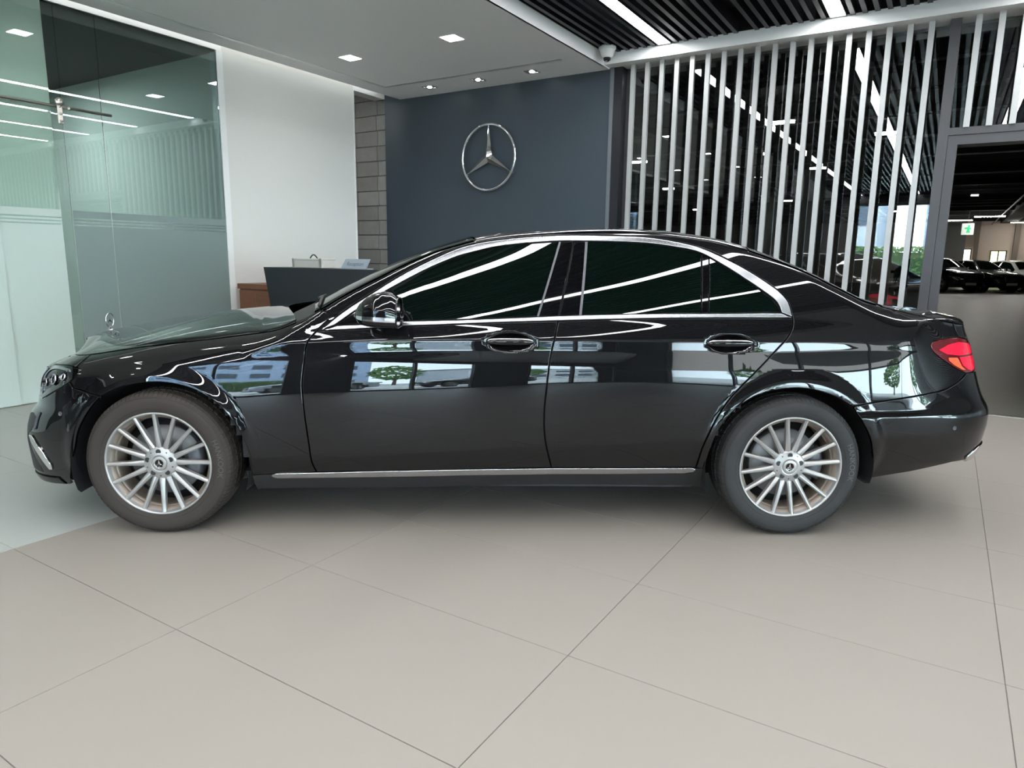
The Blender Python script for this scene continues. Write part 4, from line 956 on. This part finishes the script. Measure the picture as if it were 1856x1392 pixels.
# --- decks
def deck(kind,s,v,off=0.,k0=.3,k1=.8):
    P=deck0(kind,s,v,k0,k1); s=np.asarray(s,float);v=np.asarray(v,float)
    if off:
        n=deck_n(kind,s,v,k0,k1); P=P+n*off
    return P
def deck_n(kind,s,v,k0=.3,k1=.8,e=.003):
    du=deck(kind,np.minimum(s+e,SL),v,0,k0,k1)-deck(kind,np.maximum(s-e,0),v,0,k0,k1); dv=deck(kind,s,np.minimum(v+e,1),0,k0,k1)-deck(kind,s,np.maximum(v-e,0),0,k0,k1)
    n=np.cross(du,dv); n/=np.linalg.norm(n,axis=-1,keepdims=True)+1e-12; return n*np.where(n[...,2:]<0,-1,1)
def deckpanel(name,kind,s0,s1,v0,mt,off=0.,ns=90,nv=30,par=None,crease=None,rim=.012,label=None):
    """full-width skin from v0 on the near side over the middle to v0 on the far side"""
    s=np.linspace(s0,s1,ns); v=np.concatenate([np.linspace(v0,.12,8)[:-1],np.linspace(.12,1,nv)]) if v0<.12 else np.linspace(v0,1,nv)
    S_,V_=np.meshgrid(s,v,indexing='ij'); P=deck(kind,S_,V_,off); N=deck_n(kind,S_,V_)
    P2=mir(P)[:,::-1][:,1:]; N2=(N*np.array([1,-1,1]))[:,::-1][:,1:]
    P=np.concatenate([P,P2],1); N=np.concatenate([N,N2],1); n,m_=P.shape[:2]
    m=MB(); m.grid(rel(P)); nn=N.reshape(-1,3).tolist()
    p=rel(P)
    g=np.cross(p[n//2+1,m_//2]-p[n//2,m_//2],p[n//2,m_//2+1]-p[n//2,m_//2])
    if g[2]<0: m.f=[t[::-1] for t in m.f]
    # rim going down all round
    ring=[(i,0) for i in range(n)]+[(n-1,j) for j in range(1,m_)]+[(i,m_-1) for i in range(n-2,-1,-1)]+[(0,j) for j in range(m_-2,0,-1)]
    A_=np.array([p[i,j] for i,j in ring]); NN=np.array([N[i,j] for i,j in ring]); Bt=A_-NN*rim; k=len(m.v); L=len(ring)
    cen=A_.mean(0); out=A_-cen; out-= NN*(out*NN).sum(1,keepdims=True); out/=np.linalg.norm(out,axis=1,keepdims=True)+1e-9
    m.add(np.concatenate([A_,Bt]),[(i,(i+1)%L,L+(i+1)%L,L+i) for i in range(L)],0,True); nn+= out.tolist()+out.tolist()
    o=m.build(name,mt,par or car,norm=nn)
    if label: o['label']=label
    return o
deckpanel('hood','h',.03,2.135,.004,M_paint,ns=150,nv=40)
deckpanel('cowl_panel','c',2.105,2.25,.03,M_black,off=-.004,ns=14)
deckpanel('windscreen','c',2.225,2.945,.045,M_pglass,off=.0,ns=60)
deckpanel('roof','c',2.955,4.235,.006,M_paint,ns=90)
deckpanel('rear_window','c',4.245,4.875,.055,M_pglass,ns=60)
deckpanel('windscreen_frame','c',2.20,2.96,.003,M_piano,off=-.005,ns=60)
deckpanel('rear_window_frame','c',4.225,4.93,.003,M_paint,off=-.005,ns=60)
deckpanel('boot_lid','t',4.905,SL-.02,.006,M_paint,ns=90)
# wipers
for k,(s0,y0) in enumerate(((2.235,.35),(2.235,.85))):
    pts=[]
    for q in np.linspace(0,1,14):
        v_=.10+.42*q if k==0 else .50+.40*q
        pts.append(rel(deck('c',np.array(2.245+.02*q),np.array(v_)))+np.array([0,0,.010]))
    m=MB(); m.tube(pts,.007,8); m.build('wiper_blade',M_black,car)
    0 and MB().tube([Vector(rel(deck('c',np.array(2.225),np.array((.12 if k==0 else .5)+.04*q))))+Vector((0,0,.008)) for q in range(6)],[.008]*6,8)
# hood star
def deck_z(x): return float(np.interp(x,*MK['h'][1]))
hp_=empty('hood_star',tuple(rel(np.array([-.665,YC,deck_z(-.665)]))),PI/2+.0,parent=car); hp_['label']='upright chrome three-pointed star ornament'
x=MB(); R_=.040; x.tube([(R_*math.cos(u),0,R_*math.sin(u)+.056) for u in np.linspace(0,2*PI,41)[:-1]],.0028,8,closed=True); x.build('ring',M_chrome,hp_)
x=MB(); vs=[(0,-.004,.056),(0,.004,.056)]; fs=[]
for k in range(3):
    a=PI/2+k*2*PI/3; n=len(vs); q=lambda r,b:(r*math.cos(b),0,r*math.sin(b)+.056)
    vs+=[q(.035,a),q(.006,a+PI/3),q(.006,a-PI/3)]; fs+=[(0,n,n+1),(0,n+2,n),(1,n+1,n),(1,n,n+2)]
x.add(vs,fs); x.build('three_point_star',M_chrome,hp_,fix=True)
x=MB(); x.lathe([(.016,0),(.014,.005),(.006,.009),(.004,.02),(0,.021)],20); x.build('pedestal',M_chrome,hp_)
# door handles
for (s0,z0) in B_['handles']:
    for s_ in (0,1):
        f=(lambda a:a) if s_==0 else mir
        hr=None; ln=.112
        u=np.linspace(-1,1,33); th=np.linspace(0,2*PI,17)[:-1]
        m=MB(); rings=[]
        for uu in u:
            env=max(0.,1-abs(uu)**3.2)**.5; hz=.0165*env+.001; hd=.010*env+.001; oy=.016*(1-uu*uu)*.55-.004
            P=[]
            for t_ in th:
                ss=s0+uu*ln; zz=z0+hz*math.sin(t_)+.004*math.cos(uu*1.2); P.append(f(side(np.array(ss),np.array(zz),-(oy+hd*math.cos(t_)*1.0)+.0)))
            rings.append(P)
        R3=np.array(rings); n,mm=R3.shape[:2]; vs=rel(R3.reshape(-1,3)); fs=[(i*mm+k,i*mm+(k+1)%mm,(i+1)*mm+(k+1)%mm,(i+1)*mm+k) for i in range(n-1) for k in range(mm)]+[tuple(range(mm)),tuple((n-1)*mm+k for k in range(mm))]
        m.add(vs,fs,0,True); ho=m.build('door_handle',M_paint,car,fix=True); ho['label']='black pull handle with bright top edge'
        m=MB(); pts=[rel(f(side(np.array(s0+q*ln*.93),np.array(z0+.0115*(1-abs(q)**3)**.5+.004),-(.012*(1-q*q)+.006)))) for q in np.linspace(-1,1,25)]
        m.tube(pts,.0028,8); m.build('bright_edge',M_chrome,ho)
# mirrors
for s_ in (0,1):
    f=(lambda a:a) if s_==0 else mir
    c0=np.array([1.045,-.105,1.055]); U=np.linspace(-1,1,33); TH_=np.linspace(0,2*PI,33)[:-1]
    def shape(u,t):
        # u runs from the front nose (-1) to the rear opening (+1) along x; section in y-z, split line at zs
        xx=1.038+u*.096; zs=1.040-.004*u
        zt_=float(np.interp(u,[-1,-.93,-.75,-.45,-.1,.3,.7,1],[1.046,1.066,1.092,1.117,1.136,1.145,1.138,1.118])); zb_=float(np.interp(u,[-1,-.9,-.7,-.3,1],[1.036,1.018,1.002,.996,.993]))
        wy=float(np.interp(u,[-1,-.95,-.8,-.5,0,.5,1],[.012,.035,.062,.085,.100,.105,.106])); yc=-.115+.02*max(0,-u)
        cs,sn=math.cos(t),math.sin(t); ex=.62 if sn>0 else .45
        y=yc+wy*math.copysign(abs(cs)**ex,cs); z=zs+((zt_-zs) if sn>0 else (zs-zb_))*math.copysign(abs(sn)**(.8 if sn>0 else .5),sn)
        return (xx,y,z)
    def part(name,u0,u1,t0,t1,mt,grow,cap=False,nu=24,nt=32):
        G3=np.array([[shape(u,t) for t in np.linspace(t0,t1,nt)] for u in np.linspace(u0,u1,nu)])
        c_=np.array([1.06,-.11,1.05]); d=G3-c_; d/=np.linalg.norm(d,axis=-1,keepdims=True); G3=G3+d*grow
        m=MB(); m.grid(rel(f(G3)))
        if cap: m.f.append(tuple((nu-1)*nt+k for k in range(nt)))
        return m
    m=part('x',-1,1,-.08,PI+.08,M_paint,.0); mo=m.build('door_mirror',M_paint,car,fix=True); mo['label']='black door mirror with glossy cap'
    m=part('x',-1,1,PI+.02,2*PI-.02,M_piano,-.003); m.build('lower_housing',M_piano,mo,fix=True)
    m2=part('x',-.97,.95,PI-.02,PI+.10,M_lamp,.003,nu=30,nt=5); m2.build('indicator_strip',M_lamp,mo)
    # bright edge line round the rear opening and the mirror glass
    rim_=[shape(1,t) for t in TH_]; m=MB(); m.tube([rel(f(np.array(p))) for p in rim_],.004,6,closed=True); m.build('housing_edge',M_piano,mo)
    m=MB(); m.add([rel(f(np.array(p)+np.array([-.004,0,0]))) for p in rim_],[tuple(range(len(rim_)))]); m.build('mirror_glass',M_chrome,mo)
    m=MB(); pts=[rel(f(np.array(p))) for p in ((.95,.085,1.012),(.98,.03,1.014),(1.03,-.06,1.016))]; m.tube(pts,[.022,.020,.019],12); m.build('mirror_arm',M_piano,mo)
# parking sensors, front trims
for key in ('sensF','sensR'):
    (s0,z0),=B_[key]
    for s_ in (0,1):
        f=(lambda a:a) if s_==0 else mir
        Pc=sd(np.array(s0),np.array(z0),-.001); Nn_=sd_n(np.array(s0),np.array(z0))
        if s_: Pc=mir(Pc); Nn_=Nn_*np.array([1,-1,1])
        Nv=Vector(Nn_); e1=Nv.orthogonal().normalized(); e2=Nv.cross(e1); m=MB(); n_=20; vs=[]
        for (rr_,hh) in ((.0105,-.002),(.0105,.0008),(.0085,.001),(.0085,.0),(.0,.0)): vs+=[Vector(rel(Pc))+(e1*math.cos(2*PI*k/n_)+e2*math.sin(2*PI*k/n_))*rr_+Nv*hh for k in range(n_)]
        m.add(vs,[(j*n_+k,j*n_+(k+1)%n_,(j+1)*n_+(k+1)%n_,(j+1)*n_+k) for j in range(4) for k in range(n_)],0,True); m.build('parking_sensor',M_cal,car)
panel('bumper_blade',[tuple(p) for p in B_['bladeF']],M_chrome,car,off=-.008,gap=0,rnd_=.004,fl=.02,ds=.008,dz=.006,label='bright chrome blade at the bumper corner')
panel('air_intake',[(.50,.25),(.52,.40),(.60,.50),(.74,.53),(.80,.535),(.855,.525),(.86,.50),(.82,.455),(.76,.43),(.80,.35),(.86,.28),(.86,.25)],M_black,car,off=-.002,gap=0,fl=.01,ds=.012,dz=.01)
panel('intake_fin',[tuple(p) for p in B_['fogtrim']],M_cal,car,off=-.006,gap=0,rnd_=.002,fl=.01,ds=.006,dz=.006)
panel('bumper_lip',[(.25,.19),(.5,.19),(.76,.192),(.90,.193),(.975,.197),(.96,.235),(.88,.232),(.76,.23),(.5,.235),(.25,.235)],M_piano,car,off=-.008,gap=0,rnd_=.004,fl=.012,ds=.012,dz=.008)
# wheel housings
for xc in (0.,2.939):
    for s_ in (0,1):
        f=(lambda a:a) if s_==0 else mir; m=MB(); n=40; prof=[(.402,.02),(.405,.10),(.400,.20),(.395,.34),(.30,.36),(.0,.36)] if xc else [(.408,.025),(.41,.10),(.40,.20),(.395,.34),(.30,.36),(.0,.36)]
        P=np.array([[(xc+r*math.cos(t),y,.335+max(r*math.sin(t),(-.075 if (xc and math.cos(t)>0) else -.14))) for r,y in prof] for t in np.linspace(-.42,PI+.42,n)])
        if s_: P=mir(P)
        m.grid(rel(P)); m.build('wheel_arch_liner',M_black,car)
for s_ in (0,1):  # arch lip flange (thin inward return)
    f=(lambda a:a) if s_==0 else mir
    for L in (aF+[None],aR+[None]):
        L=[p for p in L if p is not None]; A3=np.array([sd(np.array(p[0]),np.array(p[1]),.010) for p in L]); B3=A3+np.array([0,.035,0]); C3=A3.copy()
        m=MB(); m.grid(rel(np.stack([f(A3),f(B3)],1))); m.build('arch_flange',M_black,car)
m=MB(); m.box(-.55,-.42,.35,1.49,.20,.30); m.box(.42,2.52,.16,1.68,.19,.29); m.box(-.42,.42,.36,1.48,.19,.29); m.box(2.52,3.36,.36,1.48,.2,.30); m.box(3.36,3.80,.36,1.48,.36,.42)
m.v=[tuple(np.array(v)-np.array(CARC)) for v in m.v]; m.build('floor_pan',M_black,car)
m=MB(); m.box(1.95,2.35,.30,.5,.165,.19,bev=.01); m.v=[tuple(np.array(v)-np.array(CARC)) for v in m.v]; m.build('silencer',M_cal,car)
# --- wheels
M_groove_shade=mat('tread_groove_shade',(.008,.008,.008),.8)  # darker than the tyre rubber, groove shade put into the colour
def make_wheel(rz0,mt_side):
    """wheel about local y axis, outer face at -y; origin at hub centre"""
    w=bpy.data.objects.new('wheel',None); COL.objects.link(w); w.parent=car; w.empty_display_size=.1
    R=.339; ha=.1225
    m=MB(); prof=[(.232,-.098),(.240,-.112),(.2475,-.1165),(.255,-.1205),(.270,-.124),(.290,-.1255),(.306,-.1235),(.318,-.117),(.327,-.107),(.333,-.094)]
    prof2=[(.3345,-.088),(.337,-.06)]
    full=prof+prof2
    m.lathe([(r,h) for r,h in full],120,0,'y'); to=m.build('tyre',mt_side,w)
    m=MB(); m.lathe([(.330,-.0875),(.331,-.062),(.330,-.052),(.330,.054),(.333,.09),(.318,.115),(.29,.123),(.255,.119),(.232,.10)],120,0,'y'); m.build('tread_band',M_groove_shade,to)
    # shoulder sipes cut look: raised blocks round the outer shoulder
    m=MB(); nb=96
    for k in range(nb):
        a0=2*PI*k/nb; a1=a0+2*PI/nb*.80; vs=[]
        for a in (a0,(a0+a1)/2,a1):
            for r,h in ((.3175,-.1190),(.3275,-.1095),(.3345,-.0965),(.3385,-.066),(.3385,-.062),(.330,-.06),(.318,-.10)):
                vs.append((r*math.cos(a+(h+.119)*.35),h,r*math.sin(a+(h+.119)*.35)))
        fs=[(i*7+j,(i+1)*7+j,(i+1)*7+(j+1)%7,i*7+(j+1)%7) for i in range(2) for j in range(7)]+[tuple(range(7)),tuple(range(14,21))]
        m.add(vs,fs,0,False)
    tb=m.build('tread_blocks',mt_side,to,fix=False); tb['kind']='stuff'
    m=MB()
    for (h0,h1,nb_) in ((-.050,-.014,72),(-.003,.043,72)):
        for k in range(nb_):
            a0=2*PI*k/nb_; a1=a0+2*PI/nb_*.84
            vs=[(r*math.cos(a+(h-h0)*1.2),h,r*math.sin(a+(h-h0)*1.2)) for a in (a0,a1) for r,h in ((.332,h0),(.3395,h0+.001),(.3395,h1-.001),(.332,h1))]
            m.add(vs,[(0,1,5,4),(1,2,6,5),(2,3,7,6),(0,3,2,1),(4,5,6,7)])
    tb=m.build('tread_ribs',mt_side,to); tb['kind']='stuff'
    # sidewall rings and lettering
    m=MB()
    for r in (.262,.3125,): m.tube([(r*math.cos(u),-.1242+(.002 if r<.28 else .0035),r*math.sin(u)) for u in np.linspace(0,2*PI,121)[:-1]],.0012,5,closed=True)
    m.build('sidewall_ring',mt_side,to)
    vs,fs=text_mesh('HANKOOK',.036,.0)
    m=MB(); V3=[]
    for (u,v,_) in vs:
        a=.10-u/.287; r=.287+v; V3.append((r*math.cos(a),-.1264,r*math.sin(a)))
    m.add(V3,fs); m.build('tyre_lettering',M_letter,to)
    # rim
    al=M_alloy
    rm=MB(); rm.lathe([(.2350,-.080),(.2400,-.094),(.2432,-.110),(.2440,-.1155),(.2425,-.1185),(.2385,-.1190),(.2345,-.1165),(.2325,-.110),(.2300,-.103),(.2270,-.098)],120,0,'y'); ro=rm.build('rim',al,w)
    rm=MB(); rm.lathe([(.2272,-.099),(.2225,-.094),(.2150,-.080),(.2120,-.05),(.2100,.06),(.2250,.09),(.24,.10)],96,0,'y'); rm.build('rim_barrel',M_alloyd,ro)
    rm=MB(); rm.lathe([(.2280,-.099),(.2265,-.088),(.2245,-.080),(.2190,-.078),(.2120,-.076),(.2105,-.060)],96,0,'y'); rm.build('rim_step',M_alloyd,ro)
    ns=16; 
    def spoke():
        m=MB(); st=[(.060,.0125,-.094,.045),(.075,.0130,-.0985,.040),(.095,.0118,-.1020,.036),(.125,.0102,-.1055,.030),(.165,.0092,-.1090,.026),(.200,.0086,-.1120,.024),(.222,.0088,-.1145,.020),(.236,.0095,-.1165,.014)]
        sec=[]; 
        for r,hw,yf,dp in st:
            # ridge off-centre, face slopes both ways
            sec.append([(-hw,yf+.005),(-hw*.35,yf),(hw*.25,yf+.0005),(hw,yf+.007),(hw*1.05,yf+dp),(-hw*1.05,yf+dp)])
        vs=[(r*1.0,sec[i][k][1],sec[i][k][0]) for i,(r,_,_,_) in enumerate(st) for k in range(6)]
        fs=[(i*6+k,(i+1)*6+k,(i+1)*6+(k+1)%6,i*6+(k+1)%6) for i in range(len(st)-1) for k in range(6)]+[tuple(range(6)),tuple(6*(len(st)-1)+k for k in range(6))]
        m.add(vs,fs,0,False); return m.build('spoke',al,ro,fix=True)
    s0=spoke()
    for k in range(ns):
        o=s0 if k==0 else s0.copy()
        if k: COL.objects.link(o)
        o.rotation_euler=(0,-(rz0+2*PI*k/ns),0)
    hb_=MB(); hb_.lathe([(0,-.060),(.0335,-.060),(.0335,-.1045),(.036,-.1065),(.042,-.1070),(.048,-.1050),(.060,-.1015),(.068,-.099),(.074,-.0965),(.077,-.092),(.074,-.07),(.05,-.05)],72,0,'y'); hub=hb_.build('hub',al,w)
    for k in range(5):
        a=rz0*0+PI/2+.02+2*PI*k/5; m=MB(); c_=(.0555*math.cos(a),0,.0555*math.sin(a))
        m.lathe([(.0115,-.1045),(.0105,-.1040),(.0095,-.1034)],20,0,'y',c=c_); m.lathe([(.0118,-.1046),(0,-.1046)],20,1,'y',c=c_); b_=m.build('bolt_hole',[al,M_black],hub)  # flat black disc paints the dark inside the hole
    for k in range(5):
        a=PI/2+.02+2*PI*(k+.5)/5; m=MB(); c_=(.0600*math.cos(a),0,.0600*math.sin(a)); m.lathe([(.0035,-.1020),(0,-.1022)],10,0,'y',c=c_); m.build('rivet',M_black,hub)
    m=MB(); m.lathe([(.0330,-.100),(.0330,-.1075),(.0315,-.1085),(.022,-.1085)],48,0,'y'); cap=m.build('hub_cap',al,hub); 
    m=MB(); m.lathe([(.022,-.1083),(.0205,-.1072),(0,-.1072)],40,0,'y'); m.build('cap_disc',M_piano,cap)
    m=MB(); m.lathe([(.0215,-.1088),(.0195,-.1092),(.0190,-.108)],40,0,'y'); m.build('cap_ring',M_chrome,cap)
    m=MB(); vs=[(0,-.1100,0)]; fs=[]
    for k in range(3):
        a=PI/2+k*2*PI/3; n=len(vs); vs+=[(.0195*math.cos(a),-.1085,.0195*math.sin(a)),(.0045*math.cos(a+PI/3),-.1080,.0045*math.sin(a+PI/3)),(.0045*math.cos(a-PI/3),-.1080,.0045*math.sin(a-PI/3))]; fs+=[(0,n,n+1),(0,n+2,n)]
    m.add(vs,fs); m.build('three_point_star',M_chrome,cap,fix=False)
    # brake
    m=MB(); m.lathe([(.07,-.030),(.165,-.030),(.166,-.026),(.166,-.004),(.165,0),(.07,0)],72,0,'y'); d_=m.build('brake_disc',M_disc,w)
    m=MB(); m.lathe([(0,-.055),(.068,-.055),(.072,-.05),(.073,-.028)],48,0,'y'); m.build('disc_hat',M_cal,d_)
    m=MB(); n=16; P=np.array([[(r*math.cos(t),h,r*math.sin(t)) for r,h in ((.100,-.045),(.100,-.062),(.125,-.068),(.165,-.066),(.178,-.055),(.182,-.02),(.182,.01),(.1,.01),(.1,-.045))] for t in np.linspace(-.45,.50,n)])
    m.grid(P); k=len(P[0]); m.f+=[tuple(range(k-1)),tuple((n-1)*k+q for q in range(k-1))]; m.build('caliper',M_cal,w,fix=True)
    m=MB(); m.lathe([(0,.02),(.212,.02),(.212,.04),(0,.04)],48,0,'y'); m.build('dust_shield',M_black,w)
    return w
M_letter=mat('tyre_letter',(.065,.062,.058),.6)
wf=make_wheel(math.radians(1.6),M_rubb); wr=make_wheel(math.radians(7.0),M_rub)
for w,x_ in ((wf,0.),(wr,2.939)):
    w.location=tuple(np.array([x_,.1235,.339])-np.array(CARC))
    far=copy_tree(w,car); far.location=tuple(np.array([x_,2*YC-.1235,.339])-np.array(CARC)); far.rotation_euler=(0,0,PI)
# ------------------------------------------------------------------ parked cars beyond the door and outside
def simple_car(loc,rz,mt,label,group,H=1.45,L=4.7,Wd=1.85,suv=False,front='star'):
    """x towards the front"""
    t=empty('car',loc,rz,label=label,cat='car',group=group)
    hl=L/2; zb=.22
    if suv: top=[(-hl,.62),(-hl+.03,1.0),(-hl+.25,1.12),(-hl+.75,H-.06),(-hl+1.4,H),(.1,H),(.55,H-.08),(1.15,1.10),(1.6,1.03),(hl-.25,.93),(hl-.05,.82),(hl,.62)]
    else: top=[(-hl,.60),(-hl+.03,.93),(-hl+.5,1.0),(-hl+1.25,H-.10),(-hl+1.9,H),(-.05,H),(.35,H-.05),(1.05,1.03),(1.5,.97),(hl-.3,.84),(hl-.06,.72),(hl,.55)]
    top=np.array(top); xs=np.concatenate([np.linspace(-hl,-hl+.1,4),np.linspace(-hl+.15,hl-.15,60),np.linspace(hl-.1,hl,4)])
    zt=np.interp(xs,top[:,0],top[:,1]); k=np.array([.25,.5,.25]); zt=np.convolve(np.pad(zt,1,mode='edge'),k,'valid')
    sec=[]
    for x_,z_ in zip(xs,zt):
        e=max(0.,(abs(x_)-(hl-.55))/.55); w=Wd/2*(1-.30*e**2.2); belt=min(z_,1.0 if suv else .93)
        cab=max(0.,z_-belt); wt=w-.07-.62*cab
        zlow=zb+.10*e*e
        S_=[(0,zlow),(w-.06,zlow),(w-.01,zlow+.1),(w,.55 if z_>.7 else (zlow+z_)/2),(w-.015,belt-.08),(w-.06,belt-.01)]
        S_+= [(wt,z_-.04),(wt-.10,z_-.005),(0,z_+.012)] if cab>.03 else [(w-.16,z_-.0),(w-.4,z_+.02),(0,z_+.03)]
        sec.append([(x_,-y,z) for y,z in S_]+[(x_,y,z) for y,z in S_[::-1][1:-1]])
    P=np.array(sec); P=np.concatenate([P,P[:,:1]],1); m=MB(); m.grid(P)
    kk=P.shape[1]; m.f+=[tuple(range(kk-1)),tuple((len(xs)-1)*kk+q for q in range(kk-1))]
    # cut wheel arches: drop faces close to the wheels
    wx=(-L*.30,L*.315); wr_=.34 if not suv else .37
    V=np.array(m.v); ff=[];
    for f in m.f:
        c=V[list(f)].mean(0)
        if len(f)==4 and abs(c[1])>Wd/2-.16 and any(math.hypot(c[0]-a,c[2]-wr_)<wr_+.06 for a in wx): continue
        ff.append(f)
    m.f=ff; m.mi=[0]*len(ff); m.sm=[True]*len(ff); b=m.build('car_body',mt,t,fix=True)
    # glasshouse skins
    Z1=(1.02 if suv else .96)
    def win(name,x0,x1,sgn):
        m=MB(); n=14; rows=[]
        for x_ in np.linspace(x0,x1,n):
            z_=np.interp(x_,xs,zt); cab=z_-(1.0 if suv else .93); wtop=Wd/2-.07-.62*cab; za=Z1; zb_=max(za+.01,z_-.07)
            r=[]
            for q in (0,1):
                zz=za if q==0 else zb_; tt=(zz-((1.0 if suv else .93)-.01))/max(.05,(z_-.04)-((1.0 if suv else .93)-.01)); y=(Wd/2-.06)*(1-tt)+wtop*tt+.012; r.append((x_,sgn*y,zz))
            rows.append(r)
        m.grid(np.array(rows)); return m.build(name,M_pglass,t)
    xa=-hl+(.75 if suv else 1.0); xb=1.0 if suv else .9
    for sg in (-1,1):
        win('side_window',xa,-.25,sg); win('side_window',-.17,xb,sg)
        for a in wx:
            w=empty('wheel',(a,sg*(Wd/2-.13),wr_),0,parent=t)
            x=MB(); x.lathe([(.0,.09),(wr_*.6,.10),(wr_*.68,.115),(wr_*.9,.11),(wr_,.08),(wr_,-.1),(wr_*.6,-.11)],32,0,'y'); 
            x.v=[(p[0],p[1]*sg,p[2]) for p in x.v]; x.build('tyre',M_rub,w,fix=True)
            x=MB(); r_=wr_*.66
            for k in range(5):
                an=2*PI*k/5; c,s=math.cos(an),math.sin(an); q=[(.03,-.035),(r_,-.05),(r_,.05),(.03,.035)]
                x.add([(u*c-v*s,.125*sg,u*s+v*c) for u,v in q],[(0,1,2,3)])
            x.tube([(r_*math.cos(u),.118*sg,r_*math.sin(u)) for u in np.linspace(0,2*PI,33)[:-1]],.012,6,closed=True); x.build('rim',M_alloy,w)
        x=MB(); x.lathe([(0,-.12),(.05,-.11),(.075,0),(.06,.08),(0,.09)],14,0,'x',c=(xb-.15,sg*(Wd/2+.06),Z1+.05)); x.build('door_mirror',mt,t)
        zl_=.74 if suv else .66
        x=MB(); y0=Wd/2*.97
        x.add([(hl-.03,sg*.42,zl_-.06),(hl-.14,sg*(Wd/2-.22),zl_-.07),(hl-.42,sg*(Wd/2-.075),zl_+.06),(hl-.32,sg*(Wd/2-.15),zl_+.10),(hl-.12,sg*.48,zl_+.06),
               (hl+.02,sg*.42,zl_-.06),(hl-.05,sg*(Wd/2-.19),zl_-.07),(hl-.36,sg*(Wd/2-.03),zl_+.06),(hl-.28,sg*(Wd/2-.13),zl_+.12),(hl-.06,sg*.46,zl_+.08)],[(5,6,7,8,9),(0,4,3,2,1),(0,1,6,5),(1,2,7,6),(2,3,8,7),(3,4,9,8),(4,0,5,9)]); h_=x.build('headlight',M_lamp,t,fix=True)
        x=MB(); x.box(-hl-.02,-hl+.12,sg*.75-.17 if sg>0 else sg*.75-.05,sg*.75+.05 if sg>0 else sg*.75+.17,.78,.92); x.build('tail_light',M_redd,t)
    # windscreen
    m=MB(); rows=[]
    x1,x0=(1.08,.62) if suv else (.98,.42)
    for x_ in np.linspace(x1,x0,8):
        z_=np.interp(x_,xs,zt); cab=max(0.,z_-(1.0 if suv else .93)); w=Wd/2-.2-.62*cab; rows.append([(x_+.012,q*w,z_+.022-.03*abs(q)**3) for q in np.linspace(-1,1,9)])
    m.grid(np.array(rows)); m.build('windscreen',M_pglass,t)
    x=MB(); x.box(hl-.06,hl+.015,-.36,.36,.48,.72 if not suv else .82,bev=.02); gr=x.build('grille',M_dark,t)
    for z_ in ((.56,.64) if not suv else (.6,.7)):
        x=MB(); x.box(hl+.012,hl+.022,-.33,.33,z_-.008,z_+.008); x.build('grille_bar',M_chrome,gr)
    x=MB(); x.lathe([(.075,0),(.085,.008),(.078,.016),(.07,.016)],24,0,'x',c=(hl+.02,0,.6 if not suv else .65)); x.build('badge_ring',M_chrome,gr)
    x=MB(); x.box(hl+.0,hl+.02,-.26,.26,.34,.45); x.build('number_plate',M_box,t)
    x=MB(); x.box(hl-.12,hl+.005,-.75,.75,.25,.33,bev=.02); x.build('lower_grille',M_dark,t)
    return t
M_cblack=paint_mat('parked_black_paint',(.006,.006,.007)); M_cwhite=paint_mat('parked_white_paint',(.55,.57,.53)); M_csil=paint_mat('parked_silver_paint',(.35,.37,.40))
hd=-TH-PI/2+math.atan2(.6,.8)       # nose turned towards the camera and to the right
dirb,dira=.60,-.80
for k,(mt_,lab,suv) in enumerate(((M_cblack,'black off-road car parked first beside the door post, in the garage',True),(M_cblack,'black saloon car parked second from the door post, in the garage',False),(M_cwhite,'white car parked third from the door post, in the garage',False),(M_cwhite,'white car at the far right edge of the garage row',True))):
    b_=.95+1.62*k; a_=38.0+1.32*k; simple_car(W_(b_-dirb*2.35,a_-dira*2.35,0),hd,mt_,lab,'cars parked in the garage',H=1.50 if not suv else 1.60,suv=suv,Wd=1.76)
for k,(b_,a_,mt_,lab) in enumerate(((3.2,-16.5,M_csil,'silver car parked outside the back windows'),(-3.4,-17.5,M_cwhite,'white car parked outside the back windows'),(9.4,-16.,M_cblack,'black car parked outside the back windows'))):
    simple_car(W_(b_,a_,-.02),-TH+(.15 if k%2 else PI),mt_,lab,'cars parked outside the windows')
bpy.context.view_layer.update()
